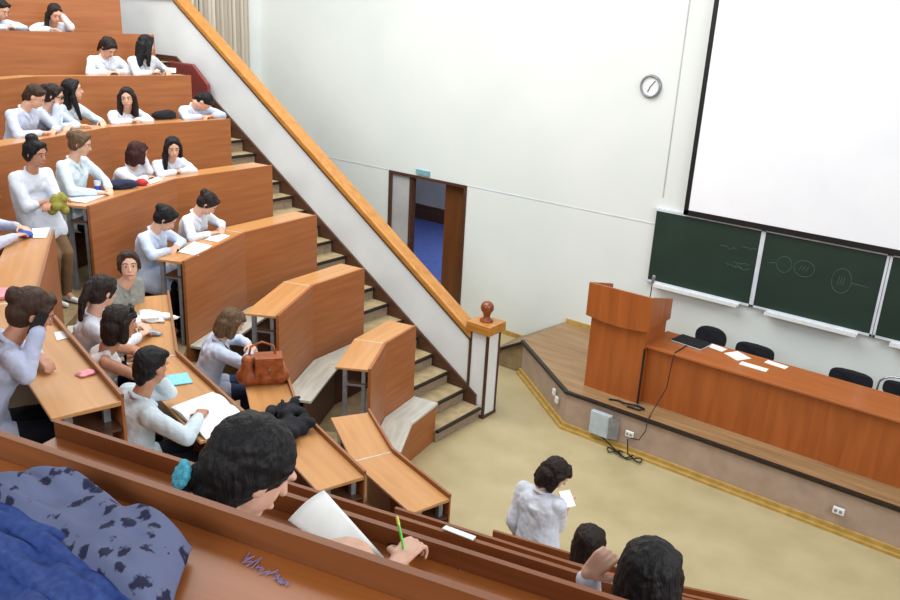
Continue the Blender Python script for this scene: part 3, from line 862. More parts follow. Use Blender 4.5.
def person(label, head, floor, heading, hip=None, seat=.50, yaw=0., pitch=15., roll=0., hair='long', hair_mat='hair_black', coat='coat_white',
           skin='skin', legs='trousers_dark', arms=None, voxel=.012, sleeves='long', female=True, stand=False, face=True, group=None, extras=(), collar=True, hs=1.0, knee=None, coat_hem=None, hand_s=.95):
    """head: world centre of the head; hip: world xy of the hips; heading in degrees"""
    hd = math.radians(heading)
    fw_ = Vector((math.cos(hd), math.sin(hd), 0)); lf_ = Vector((-fw_.y, fw_.x, 0))
    if hip is None:
        hip = (head.x - fw_.x * .22, head.y - fw_.y * .22)
    t = thing('person', label, 'person', (hip[0], hip[1], floor), hd, group)

    def loc(p):
        v = Vector(p) - Vector((hip[0], hip[1], floor))
        return Vector((v.dot(fw_), v.dot(lf_), v.z))
    H = Vector((0, 0, (seat + .09) if not stand else .88))
    C = loc(head)
    # head frame
    y_, p_, r_ = math.radians(yaw), math.radians(pitch), math.radians(roll)
    RH = Matrix.Rotation(y_, 3, 'Z') @ Matrix.Rotation(p_, 3, 'Y') @ Matrix.Rotation(r_, 3, 'X')

    def h_(x, y, z):
        return C + RH @ (Vector((x, y, z)) * hs)
    up = (C - H).normalized()
    nb = h_(-.035, 0, -.095)                                   # base of the skull
    sp = nb - H
    N = nb - (sp.normalized() * .62 + Vector((.25, 0, .35)).normalized() * .38).normalized() * .085     # neck root
    sp = N - H
    span = .47
    mid = H + sp * .5
    if sp.length < span:
        bow = math.sqrt(max((span / 2) ** 2 - (sp.length / 2) ** 2, 0)) * .75
        pb = Vector((-sp.z, 0, sp.x)); 
        if pb.length < 1e-3:
            pb = Vector((-1, 0, 0))
        mid = mid + pb.normalized() * min(bow, .13)
    chest = mid + (N - mid) * .55
    ax = (N - mid).normalized()
    fwd = Vector((0, 1, 0)).cross(ax).normalized()
    sw = .165 if female else .19
    shz = N - ax * .055
    S = {1: shz + Vector((0, sw, 0)), -1: shz + Vector((0, -sw, 0))}
    b_ = MB()
    # ---- head
    b_.ell(h_(-.012, 0, .03), (.098 * hs, .078 * hs, .092 * hs), RH)
    b_.ell(h_(.018, 0, -.03), (.070 * hs, .062 * hs, .078 * hs), RH)
    b_.cap(h_(.055, 0, -.088), h_(.02, 0, -.07), .026 * hs, .05 * hs)
    b_.cap(h_(.086, 0, .012), h_(.104, 0, -.026), .008 * hs, .0125 * hs, 8)
    b_.cap(h_(.082, -.018, -.062), h_(.082, .018, -.062), .010 * hs, .010 * hs, 8)
    b_.cap(h_(.078, -.04, .03), h_(.078, .04, .03), .012 * hs, .012 * hs, 8)
    for s_ in (1, -1):
        b_.ell(h_(-.008, s_ * .078, -.005), (.02 * hs, .010 * hs, .032 * hs), RH, 2)
    b_.cap(nb + RH @ Vector((.012, 0, 0)), N - ax * .01, .052, .060)
    # ---- bare torso and limbs under the clothes
    b_.cap(H, mid, .08, .07); b_.cap(mid, chest, .07, .07); b_.cap(chest, N - ax * .05, .065, .048)
    for s_ in (1, -1):
        b_.cap(N - ax * .045, S[s_], .036, .034)
    cw = MB(); lg = MB()
    sw2 = .072
    # ---- clothes: torso
    for s_ in (1, -1):
        cw.cap(H + Vector((0, s_ * .075, -.03)), mid + Vector((0, s_ * (.055 if female else .07), 0)), .125 if female else .12, .105)
        cw.cap(mid + Vector((0, s_ * .055, 0)), chest + Vector((0, s_ * .085, 0)), .105, .108)
        cw.cap(chest + Vector((0, s_ * .085, 0)), S[s_] - ax * .005 - Vector((0, s_ * .03, 0)), .105, .064)
        cw.cap(N - ax * .045, S[s_], .062, .060)
        if s_ == 1:
            cw.cap(mid + fwd * .012, chest + fwd * .02, .105, .105); cw.cap(H, mid, .11, .108); cw.cap(chest + fwd * .02, N - ax * .085 + fwd * .01, .10, .06); cw.cap(chest - fwd * .02, N - ax * .06 - fwd * .022, .10, .058)
        if female:
            cw.ell(chest + fwd * .075 + Vector((0, s_ * .065, 0)) - ax * .02, (.06, .06, .06))
    # ---- arms
    arms = arms or {}
    for s_ in (1, -1):
        spec = arms.get(s_, ('rest',))
        lu, lfa = .285, .25
        hn = Vector((0, 0, 1)); curl = .55
        el = None
        if spec[0] == 'rest':
            hnd = Vector((.30, s_ * .10, H.z + .1)) if stand else Vector((.34, s_ * .13, seat + .16)); el = elbow_of(S[s_], hnd, lu, lfa, Vector((-.3, s_ * .6, -.6)))
        elif spec[0] == 'hang':
            hnd = S[s_] + Vector((.02, s_ * .05, -.5)); el = elbow_of(S[s_], hnd, lu, lfa, Vector((-1, 0, 0))); hn = Vector((0, s_, 0))
        elif spec[0] == 'desk':      # ('desk', forward, side, height)
            hnd = Vector((spec[1], spec[2], spec[3])); el = elbow_of(S[s_], hnd, lu, lfa, Vector((-.1, s_ * .8, -.45)))
            el.z = max(el.z, spec[3] - .02) if el.x > .24 else el.z
        elif spec[0] == 'head':      # hand to a place in head coordinates, elbow given
            hnd = h_(*spec[1]); el = Vector(spec[2]); curl = 1.1
            hn = (hnd - C).normalized()
        elif spec[0] == 'px':        # hand seen at a pixel, at a world height; optional elbow pole
            hnd = loc(at_height(*spec[1])); el = elbow_of(S[s_], hnd, lu, lfa, Vector(spec[2]) if len(spec) > 2 else Vector((-.1, s_ * .8, -.4)))
            if len(spec) > 3:
                hn = Vector(spec[3]); curl = spec[4]
        elif spec[0] == 'free':      # hand, elbow or None, normal, curl
            hnd = Vector(spec[1]); el = Vector(spec[2]) if spec[2] is not None else elbow_of(S[s_], hnd, lu, lfa, Vector((-.2, s_ * .7, -.6)))
            if len(spec) > 3:
                hn = Vector(spec[3])
            if len(spec) > 4:
                curl = spec[4]
        if el is not None and (el - S[s_]).length > .31:
            el = S[s_] + (el - S[s_]).normalized() * .31
        fd = (hnd - el)
        wr = el + fd.normalized() * min(fd.length, .26)
        b_.cap(S[s_], el, .042, .036); b_.cap(el, wr, .036, .024)
        hd_ = fd.normalized()
        if spec[0] == 'desk':
            hd_ = Vector((hd_.x, hd_.y - s_ * .25, min(hd_.z, -.02))).normalized()
        if spec[0] == 'px' and len(spec) > 5:
            hd_ = Vector(spec[5]).normalized()
        if spec[0] == 'head':
            hd_ = (fd.normalized() * .6 + (C - hnd).normalized() * .15 + RH @ Vector((0, 0, 1)) * .5).normalized(); hn = (wr - C).normalized()
        hand(b_, wr, hd_, hn, curl, s_ if spec[0] != 'head' else -s_, hand_s)
        if sleeves == 'long':
            cw.cap(S[s_], el, .064, .052); cw.cap(el, el + (wr - el) * .88, .052, .040)
        elif sleeves == 'elbow':
            cw.cap(S[s_], el, .066, .056); cw.cap(el, el + (wr - el) * .30, .054, .048)
        elif sleeves == 'short':
            cw.cap(S[s_], S[s_] + (el - S[s_]) * .55, .064, .056)
    # ---- legs
    for s_ in (1, -1):
        hp = H + Vector((0, s_ * .085, -.02))
        if not stand:
            kn = Vector((.40, s_ * .10, seat + .06)); an = Vector((.36, s_ * .09, .09))
        else:
            kn = Vector((.04, s_ * .085, .47)); an = Vector((0, s_ * .08, .09))
            if knee:
                kn = Vector((knee[0], s_ * .07, knee[1])); an = Vector((knee[2], s_ * .07, .09))
        b_.cap(hp, kn, .075, .052); b_.cap(kn, an, .05, .034)
        b_.cap(an, an + Vector((.06, 0, -.05)), .036, .032)
        if legs:
            lg.cap(hp, kn, .095, .066); lg.cap(kn, an, .064, .048)
        if coat_hem is None and not stand:
            cw.cap(hp, hp + (kn - hp) * .45, .11, .098)
        elif coat_hem is not None:
            e2 = hp + (kn - hp) * coat_hem
            cw.cap(hp, e2, .12, .125)
            cw.cap(hp + Vector((0, -s_ * .05, 0)), e2 + Vector((0, -s_ * .05, 0)), .12, .12)
        sh = MB(); sh.cap(an + Vector((-.03, 0, -.055)), an + Vector((.15, 0, -.062)), .032, .027); sh.cap(an + Vector((0, 0, -.02)), an + Vector((.05, 0, -.05)), .036, .034)
        sculpt(sh, 'shoe', 'white_plastic' if stand and knee else 'black_plastic', t, max(voxel, .009), 3)
    if legs:
        lg.cap(H + Vector((0, -.06, -.01)), H + Vector((0, .06, -.01)), .105, .105)
        sculpt(lg, 'trousers' if 'skirt' not in legs and 'tights' not in legs else 'tights', legs, t, max(voxel, .012))
    sculpt(b_, 'body', skin, t, min(voxel, .010) if voxel > .006 else voxel, 3, .45)
    if sleeves != 'none':
        sculpt(cw, 'coat' if coat.startswith('coat') else 'shirt', coat, t, max(voxel, .009))
    else:
        tk = MB()
        for s_ in (1, -1):
            tk.cap(H + Vector((0, s_ * .075, -.03)), mid + Vector((0, s_ * .05, 0)), .12, .10)
            tk.cap(mid + Vector((0, s_ * .05, 0)), chest + Vector((0, s_ * .06, -.01)), .102, .10)
            tk.cap(chest + Vector((0, s_ * .07, .02)) + fwd * .03, N - ax * .02 + Vector((0, s_ * .085, 0)), .05, .03)
            tk.cap(chest + Vector((0, s_ * .07, .02)) - fwd * .04, N - ax * .02 + Vector((0, s_ * .085, 0)), .05, .03)
            tk.ell(chest + fwd * .075 + Vector((0, s_ * .065, 0)) - ax * .02, (.06, .06, .06))
        sculpt(tk, 'tank_top', coat, t, .010)
    if collar and sleeves != 'none':
        cb = MB()
        for s_ in (1, -1):
            p0 = N + ax * .012 - fwd * .055 + Vector((0, s_ * .03, 0)); p1 = N + ax * .0 + Vector((0, s_ * .07, 0)); p2 = N - ax * .05 + fwd * .085 + Vector((0, s_ * .03, 0)); p3 = N - ax * .13 + fwd * .12 + Vector((0, s_ * .012, 0))
            cb.cap(p0, p1, .016, .016, 8); cb.cap(p1, p2, .018, .022, 8); cb.cap(p2, p3, .018, .008, 8)
        cb.cap(N + ax * .012 - fwd * .055 - Vector((0, .03, 0)), N + ax * .012 - fwd * .055 + Vector((0, .03, 0)), .016, .016, 8)
        sculpt(cb, 'collar', coat, t, max(voxel * .8, .007), 3)
    # ---- hair
    hb = MB()
    k = hs

    def el3(x, y, z, a, b2, c2):
        hb.ell(h_(x, y, z), (a * k, b2 * k, c2 * k), RH)

    def cp(p, q, r1, r2):
        hb.cap(h_(*p), h_(*q), r1 * k, r2 * k, 10)
    if hair == 'short':
        el3(-.026, 0, .045, .100, .088, .092); el3(-.05, 0, .0, .072, .082, .085)
        cp((.045, -.05, .092), (.045, .05, .092), .026, .026); cp((-.075, 0, -.05), (-.07, 0, -.08), .05, .035)
    elif hair in ('low_tail', 'back_long'):
        el3(-.026, 0, .040, .108, .094, .096); el3(-.045, 0, .0, .088, .090, .098)
        if hair == 'low_tail':
            cp((-.05, -.02, -.02), (-.06, -.02, -.085), .07, .05)
            cp((.03, -.066, .05), (-.02, -.076, .0), .024, .02); cp((.03, .066, .05), (-.02, .076, .0), .024, .02)
            cp((-.085, .03, -.055), (-.105, .045, -.09), .034, .03)
        else:
            cp((-.03, -.03, -.02), (-.035, -.03, -.30), .075, .070); cp((-.03, .03, -.02), (-.035, .03, -.30), .075, .070)
            cp((-.06, 0, 0), (-.07, 0, -.3), .07, .07)
            cp((.04, -.05, .06), (.04, .05, .06), .04, .04)
            cp((.02, .07, .02), (.0, .085, -.2), .035, .03); cp((.02, -.07, .02), (.0, -.085, -.2), .035, .03)
    else:
        el3(-.028, 0, .042, .102, .092, .094); el3(-.05, 0, -.01, .078, .086, .090)
        for s_ in (1, -1):
            cp((.05, s_ * .02, .100), (.035, s_ * .070, .045), .026, .022)
            cp((.035, s_ * .070, .045), (.008, s_ * .082, -.02), .022, .016)
    if hair == 'long':
        for s_ in (1, -1):
            cp((.0, s_ * .082, .02), (-.005, s_ * .09, -.13), .034, .04)
            cp((-.005, s_ * .09, -.13), (.01, s_ * .095, -.26), .04, .026)
        cp((-.07, -.03, -.02), (-.085, -.03, -.26), .07, .045); cp((-.07, .03, -.02), (-.085, .03, -.26), .07, .045)
    elif hair == 'side_long':
        for s_ in (1, -1):
            cp((.0, s_ * .080, .02), (.0, s_ * .085, -.10), .030, .032)
        cp((-.0, -.09, -.08), (.06, -.10, -.32), .04, .022); cp((-.07, 0, -.02), (-.07, -.03, -.2), .07, .045)
    elif hair == 'bob':
        for s_ in (1, -1):
            cp((.005, s_ * .080, .03), (.01, s_ * .085, -.09), .034, .036)
        cp((-.06, -.035, -.02), (-.065, -.035, -.10), .07, .058); cp((-.06, .035, -.02), (-.065, .035, -.10), .07, .058)
        cp((.072, -.04, .07), (.072, .04, .07), .024, .024)
    elif hair == 'bun':
        el3(-.115, 0, .055, .048, .052, .05); cp((.05, -.03, .1), (.05, .03, .1), .026, .026)
    elif hair == 'top_bun':
        el3(-.06, 0, .135, .055, .06, .045); cp((.05, -.03, .1), (.05, .03, .1), .03, .03)
    elif hair == 'ponytail':
        el3(-.12, 0, .04, .035, .035, .035); cp((-.125, 0, .03), (-.15, 0, -.08), .036, .034); cp((-.15, 0, -.08), (-.14, 0, -.22), .034, .018)
    elif hair == 'front_tail':
        cp((-.04, -.08, -.03), (.02, -.10, -.16), .036, .034); cp((.02, -.10, -.16), (.045, -.09, -.30), .034, .016)
    sculpt(hb, 'hair', hair_mat, t, max(voxel * .8, .006) if voxel > .006 else .005, 9 if hair not in ('low_tail', 'back_long') else 22)
    if face:
        for s_ in (1, -1):
            e_ = MB(); e_.ell(h_(.078, s_ * .030, .010), (.0075 * k, .013 * k, .0058 * k), RH, 2); e_.obj('eye', 'white_plastic', t, smooth=True)
            e_ = MB(); e_.ell(h_(.0835, s_ * .029, .010), (.0055 * k, .0078 * k, .0064 * k), RH, 2); e_.obj('iris', 'hair_dark', t, smooth=True)
            MB().tube([h_(.088, s_ * .012, .032), h_(.088, s_ * .03, .038), h_(.076, s_ * .05, .032)], .004 * k, 5).obj('eyebrow', 'hair_dark', t, smooth=True)
        MB().tube([h_(.088, -.024, -.06), h_(.0935, 0, -.062), h_(.088, .024, -.06)], .0045 * k, 6).obj('mouth', 'skin_lips', t, smooth=True)
    t['_h'] = 0
    del t['_h']
    t_info = dict(root=t, h=h_, RH=RH, N=N, S=S, C=C, fwd=fwd, ax=ax, chest=chest)
    return t_info


mix_noise('skin_lips', (168, 84, 80), (180, 96, 90), nscale=6, rough=0.4)


def to_world(root, p):
    return root.matrix_basis @ Vector(p)


def seated(px, py, block, k, i, label, d=.38, dh=.66, turn=0., shift=0., z=None, **kw):
    poly = {'R': ROW_R, 'M': ROW_M, 'N': ROW_N}[block][k]
    a, e = V2(poly[i]), V2(poly[i + 1]); u = (e - a).normalized(); nr = Vector((u.y, -u.x))
    if z is None:
        hp = behind(px, py, poly, i, d)
    else:
        hp = at_height(px, py, ZF(k) + z)
        d = (V2((hp.x, hp.y)) - a).dot(nr)
    base = V2((hp.x, hp.y)) + nr * (dh - d) + u * shift
    heading = math.degrees(math.atan2(-nr.y, -nr.x)) + turn
    return person(label, hp, ZF(k), heading, hip=(base.x, base.y), **kw)


DZ = .91      # desk surface above the row's floor
DK = DZ + .02


def desk_arms(fx=.42, y=.12, mode='both'):
    return {1: ('desk', fx, y, DK), -1: ('desk', fx, -y, DK)}


def chin(s_, y=.16, place=None, other=None):
    """elbow of side s_ on the desk, hand at the face"""
    place = place or (.05, s_ * .085, -.05)
    return {s_: ('head', place, (.34, s_ * y, DZ + .05)), -s_: other or ('desk', .42, -s_ * .02, DK)}


STU = 'students at the desks beside the stairs'
# row 7
seated(55, 14, 'R', 7, 0, 'person with a dark braid resting the forehead on one raised hand, top visible row', hair='front_tail', hair_mat='hair_dark', pitch=30, yaw=20, arms=chin(1, .24, (.07, .06, .03)), d=.33, turn=-10)
seated(2, 10, 'R', 7, 1, 'person in white leaning on the desk at the photo corner, top visible row', hair='short', hair_mat='hair_dark', pitch=30, arms=desk_arms(.45, .05), d=.3, female=False)
# row 6
seated(109, 48, 'R', 6, 0, 'person in white with a white hair clip looking down at the hands', hair='ponytail', hair_mat='hair_dark', pitch=48, yaw=15, arms=desk_arms(.36, .05), d=.36)
seated(147, 45, 'R', 6, 0, 'person in white with very long black hair turned towards the banister', hair='long', hair_mat='hair_black', pitch=12, yaw=75, turn=20, arms=desk_arms(.42, .14), d=.30)
# row 5
seated(35, 97, 'R', 5, 1, 'person with short brown hair and pale shirt leaning low over the desk', hair='short', hair_mat='hair_brown', coat='coat_blue', pitch=35, yaw=30, arms=desk_arms(.48, .1), d=.30, female=False)
g = seated(54, 96, 'R', 5, 1, 'person with dark-rimmed glasses resting the chin on one hand', hair='bun', hair_mat='hair_dark', coat='coat_blue', pitch=18, yaw=25, arms=chin(-1, .1, (.06, -.06, -.06)), d=.40)
GL = g
seated(73, 90, 'R', 5, 1, 'person in a white coat with long black hair over one shoulder, looking up the hall', hair='side_long', hair_mat='hair_black', coat='coat_teal', pitch=0, yaw=35, arms=desk_arms(.45, .2), d=.42)
seated(127, 98, 'R', 5, 0, 'person with long dark hair and a purple ribbon, arms folded on the desk', hair='long', hair_mat='hair_dark', pitch=8, yaw=-35, arms=desk_arms(.43, .02), d=.34)
seated(204, 102, 'R', 5, 0, 'person asleep with the dark-haired head down on the desk end by the stairs', hair='short', hair_mat='hair_black', coat='coat_blue', pitch=70, yaw=40, arms=desk_arms(.46, .08), d=.24, face=False)
# row 4
seated(81, 144, 'R', 4, 1, 'person with light brown hair pinned up and a dark lanyard, white coat', hair='bun', hair_mat='hair_light', coat='coat_teal', pitch=18, yaw=20, arms=desk_arms(.46, .1), d=.42)
seated(138, 153, 'R', 4, 1, 'person with dark red shoulder-length hair, one hand raised to the face', hair='bob', hair_mat='hair_red', pitch=12, yaw=65, arms=chin(1, .15, (.09, .05, -.02)), d=.34, face=False)
seated(173, 148, 'R', 4, 0, 'person in white with a long dark tail over the shoulder facing the red-haired neighbour', hair='side_long', hair_mat='hair_black', pitch=15, yaw=-25, arms=desk_arms(.42, .02), d=.30)
# row 3
seated(166, 219, 'R', 3, 1, 'person in a long white coat with tied dark hair writing at the desk end', hair='bun', hair_mat='hair_black', coat='coat_blue', pitch=42, yaw=25, arms=desk_arms(.38, .06), d=.34, coat_hem=.8)
seated(208, 204, 'R', 3, 1, 'person in white with dark hair bent over papers, beside the one writing', hair='bun', hair_mat='hair_dark', pitch=50, yaw=20, arms=desk_arms(.42, .12), d=.33)
# middle block
seated(129, 266, 'M', 3, 0, 'person in a grey vest over a blue shirt looking straight up at the camera', z=1.22, hair='bun', hair_mat='hair_brown', coat='vest_grey', pitch=-6, yaw=-38, turn=-48, arms={1: ('rest',), -1: ('rest',)}, d=.38, voxel=.009, sleeves='elbow')
seated(103, 292, 'M', 3, 0, 'person in white with a dark ponytail seen from behind, in front of the grey vest', z=1.25, hair='ponytail', hair_mat='hair_dark', pitch=18, yaw=35, arms=desk_arms(.42, .12), d=.44, voxel=.009, face=False)
SG = seated(121, 323, 'M', 3, 0, 'person in a white tank top with sunglasses pushed up on dark hair', z=1.22, hair='bob', hair_mat='hair_dark', skin='skin_tan', coat='tank_white', sleeves='none', pitch=10, yaw=10, arms={1: ('desk', .42, .02, DK), -1: ('desk', .40, .0, DK)}, d=.42, voxel=.008, collar=False)
seated(152, 367, 'M', 3, 1, 'person with short black hair in a pale shirt sitting at the open book', z=1.22, hair='short', hair_mat='hair_black', skin='skin_tan', coat='coat_teal', female=False, pitch=14, yaw=20, arms={1: ('head', (.08, .03, -.085), (.34, .14, DZ + .05)), -1: ('desk', .40, -.22, DK)}, d=.46, voxel=.008, face=False)
PH = seated(33, 313, 'M', 4, 1, 'person in a lilac shirt with a dark bun holding a phone to the ear', z=1.22, hair='bun', hair_mat='hair_brown', skin='skin_tan', coat='shirt_lilac', pitch=30, yaw=-5, arms={-1: ('head', (.03, -.085, -.03), (.30, -.20, DZ + .05)), 1: ('desk', .43, .08, DK)}, d=.33, voxel=.008, face=True, hs=1.05)
LN = seated(232, 323, 'M', 2, 0, 'person with brown hair and a dark lanyard reaching for the brown leather bag', z=1.18, hair='bob', hair_mat='hair_light', coat='coat_blue', pitch=28, yaw=8, arms=desk_arms(.42, .08), d=.42, voxel=.009, legs='jeans_blue')
seated(-14, 190, 'M', 4, 0, 'person in a lilac sleeve resting an arm on the desk at the photo edge', hair='bun', hair_mat='hair_dark', coat='shirt_lilac', pitch=20, arms={1: ('desk', .40, .20, DK), -1: ('desk', .40, -.1, DK)}, d=.45)

# standing in the aisle
h0 = at_height(36, 154, ZF(4) + 1.43)
ST = person('person in a white coat with piled-up black hair standing in the aisle', h0, ZF(4), 12, hip=(h0.x - .06, h0.y - .02), stand=True, hair='top_bun', hair_mat='hair_black', skin='skin_tan', pitch=12, yaw=8,
            arms={-1: ('free', (.24, .02, 1.02), None, (0, 0, 1), .8), 1: ('free', (.26, -.06, 1.0), None, (0, 0, 1), .8)}, sleeves='elbow', legs='skirt_brown', knee=(.26, .50, .20), coat_hem=.42)
# standing on the hall floor
h0 = at_height(556, 474, 1.50)
ST2 = person('person in a white shirt standing on the hall floor reading a booklet, back turned', h0, 0.0, 84, hip=(h0.x - .03, h0.y - .13), stand=True, hair='bob', hair_mat='hair_dark', pitch=34, yaw=-50, coat='coat_white',
             arms={-1: ('px', (568, 503, 1.12), (-.5, -.15, -1), (0, 0, 1), .9), 1: ('hang',)}, sleeves='elbow', legs='trousers_dark', coat_hem=.3, voxel=.009, face=False)
# nearest block, seen from behind
DN = ZT(5) - .065
PW = seated(253, 470, 'N', 5, 0, 'person with large dark-haired head and turquoise hair tie writing at the desk just in front', hair='low_tail', hair_mat='hair_black', pitch=34, yaw=-26, d=.40, voxel=.0055, shift=.06,
            arms={-1: ('px', (399, 560, DN + .065), (0, -.4, -.6), (0, 0, 1), .9), 1: ('px', (322, 548, DN + .09), (-.2, .8, -.4), (0, 0, 1), .5)}, face=False, coat='coat_white', hs=1.10, turn=-8, sleeves='short')
seated(589, 543, 'N', 1, 0, 'person with long dark brown hair seen from behind in the front row', hair='back_long', hair_mat='hair_dark', pitch=8, yaw=0, z=1.25, face=False, voxel=.008)
PB = seated(649, 577, 'N', 4, 1, 'person with big black-haired head holding a hand to the ear, lowest in the photo', hair='back_long', hair_mat='hair_black', pitch=18, yaw=-6, z=1.24, voxel=.0055,
            arms={1: ('px', (588, 574, ZF(4) + 1.15), (.9, -.1, -1.0), (-.9, .2, .5), 1.5, (.1, -.6, .9)), -1: ('desk', .40, -.1, DK)}, face=False, hs=1.0, sleeves='long')
# ---------------------------------------------------------------- things on desks and in hands
def zd(block, k):
    return tops(block, k) + .001


def spot(px, py, block, k, up=0.):
    return at_height(px, py, zd(block, k) + up)


def sheet(name, label, cat, quad, block, k, mat='paper', h=.004, group=None, up=0.):
    pts = [spot(x, y, block, k, up) for x, y in quad]
    z = zd(block, k) + up
    return flat(name, label, cat, [(p.x, p.y) for p in pts], z, h, mat, group)


GP = 'papers on the students desks'
sheet('paper_sheet', 'wide white papers spread at the aisle end of the desk beside the standing person', 'paper', [(62, 200), (86, 203), (112, 193), (92, 189)], 'R', 4, group=GP)
sheet('paper_sheet', 'white papers under the hands of the one writing in the long coat', 'paper', [(178, 252), (198, 256), (212, 246), (194, 242)], 'R', 3, group=GP)
sheet('paper_sheet', 'white paper before the dark-haired one bent over the third row desk', 'paper', [(205, 240), (218, 242), (230, 236), (216, 233)], 'R', 3, group=GP)
sheet('paper_sheet', 'white booklet beside the long black-haired one in the sixth row', 'paper', [(148, 72), (176, 73), (176, 69), (152, 67)], 'R', 6, group=GP, h=.012)
sheet('paper_sheet', 'white page on the desk of the red-haired one', 'paper', [(150, 184), (163, 180), (158, 177), (147, 181)], 'R', 4, group=GP)
sheet('book', 'purple-edged book under the arms of the leaning short-haired person', 'book', [(36, 117), (50, 116), (48, 112), (36, 113)], 'R', 5, 'ink_blue', .015)
sheet('booklet', 'cyan and white booklet on the third row desk above the open book', 'booklet', [(166, 376), (187, 373), (193, 383), (170, 386)], 'M', 3, 'cyan_cover', .006)
sheet('folder', 'pink folder lying on the desk at the photo edge', 'folder', [(-14, 291), (16, 290), (19, 298), (-14, 301)], 'M', 4, 'pink_item', .02)
sheet('paper_sheet', 'small white tissue beside the blue pencil case', 'paper', [(32, 229), (50, 228), (46, 238), (33, 238)], 'M', 4, group=GP)
sheet('paper_sheet', 'white slip beside the caller on the fourth row desk', 'paper', [(54, 333), (64, 331), (68, 338), (57, 341)], 'M', 4, group=GP)
sheet('paper_sheet', 'long white paper strip behind the green pen', 'paper', [(442, 529), (446, 526), (476, 537), (473, 541)], 'N', 4, group=GP, up=.068)
sheet('paper_sheet', 'white sheet on the front row desk beside the big black-haired head', 'paper', [(692, 588), (718, 594), (712, 600), (688, 594)], 'N', 1, group=GP)

# open book on the third row desk
q = [spot(x, y, 'M', 3) for x, y in ((170, 408), (214, 392), (250, 420), (205, 440))]
c0 = sum(q, Vector()) / 4
t = thing('open_book', 'large open white notebook on the desk before the short black-haired person', 'book', tuple(c0))
b = MB()
N_ = 12
def page(u, v):
    p = q[0] * (1 - u) * (1 - v) + q[1] * u * (1 - v) + q[2] * u * v + q[3] * (1 - u) * v
    return p
for half, (v0, v1) in enumerate(((0, .5), (.5, 1))):
    b = MB()
    g_ = []
    for i in range(N_ + 1):
        v = v0 + (v1 - v0) * i / N_
        hgt = .006 + .022 * math.sin(PI * min(1, abs(v - .5) * 2 + .12)) ** 1.0
        g_.append([(page(u, v), hgt) for u in (0.02, .98)])
    for r0, r1 in zip(g_, g_[1:]):
        P = [r0[0], r0[1], r1[1], r1[0]]
        b.prism([(p.x, p.y) for p, _ in P], c0.z, [c0.z + h for _, h in P])
    b.obj('page', 'paper', t, tuple(c0), world=True)

# crumpled papers and eyeglasses beside the tank top
def blob(name, label, cat, pos, size, mat, rz=0., seed=1, amp=.35, group=None, sub=3):
    b = MB(); b.ell((0, 0, 0), (1, 1, 1), None, sub)
    for v in b.bm.verts:
        n_ = noise.noise(v.co * 1.7 + Vector((seed * 3.1, 0, 0)))
        v.co *= 1 + amp * n_
        v.co.x *= size[0]; v.co.y *= size[1]; v.co.z = max(v.co.z, -.6) * size[2] + size[2] * .6
    o = b.obj(name, mat, None, tuple(pos), rz, smooth=True)
    return tag(o, label, cat, group)


blob('crumpled_paper', 'crumpled white papers lying before the tank top wearer', 'paper', spot(153, 318, 'M', 3), (.16, .10, .03), 'paper', .5, 3, .9)
blob('grey_case', 'small grey glasses case beside the crumpled papers', 'case', spot(148, 334, 'M', 3), (.11, .04, .025), 'steel', .5, 4, .2)
blob('pencil_case', 'blue oval pencil case at the photo edge desk', 'pencil case', spot(25, 236, 'M', 4), (.085, .05, .03), 'blue_item', .2, 5, .1)
blob('tissue', 'pale pink tissue under the fingers of the caller', 'tissue', spot(86, 374, 'M', 4), (.04, .05, .012), 'pink_item', .2, 6, .5)
blob('handbag', 'small black handbag between two students in the fifth row', 'bag', spot(165, 119, 'R', 5), (.17, .07, .07), 'black_fabric', 1.5, 7, .2)
blob('handbag', 'navy cloth bag on the desk of the red-haired one', 'bag', spot(120, 188, 'R', 4), (.17, .09, .06), 'navy_fabric', 1.1, 8, .3)
blob('red_pouch', 'small red pouch beside the navy bag', 'pouch', spot(142, 185, 'R', 4), (.07, .05, .045), 'red_item', .4, 9, .2)
t = thing('water_glass', 'small glass with blue contents beside the navy bag', 'glass', tuple(spot(98, 190, 'R', 4)))
MB().lathe([(.028, 0), (.032, .05)], seg=16).obj('glass_contents', 'blue_item', t)
MB().lathe([(.032, .05), (.035, .10), (.032, .10), (.030, .052)], seg=16).obj('glass_rim', 'tray_metal', t)

# brown leather bag
p = spot(263, 382, 'M', 2)
t = thing('leather_bag', 'brown leather handbag standing on the second row desk', 'bag', tuple(p), math.radians(52))
b = MB()
for x in (-.13, 0, .13):
    b.cap((x, -.035, .06), (x * .85, -.02, .20), .065, .045); b.cap((x, .035, .06), (x * .85, .02, .20), .065, .045)
b.cap((-.13, 0, .06), (.13, 0, .06), .085, .085); b.cap((-.12, 0, .2), (.12, 0, .2), .05, .05)
sculpt(b, 'bag_body', 'brown_leather', t, .012, 6)
b = MB(); b.box(-.06, .16, -.098, -.09, .10, .235); b.box(-.06, .16, -.095, .06, .235, .245)
b.obj('bag_flap', 'brown_leather', t, bevel=.003)
MB().tube([(-.11, 0, .22), (-.09, .02, .31), (0, .04, .34), (.09, .02, .31), (.11, 0, .22)], .010, 8).obj('bag_handle', 'brown_leather', t, smooth=True)
MB().lathe([(.013, 0), (.013, .01)], (.05, -.10, .15), 12).obj('bag_clasp', 'chrome', t)
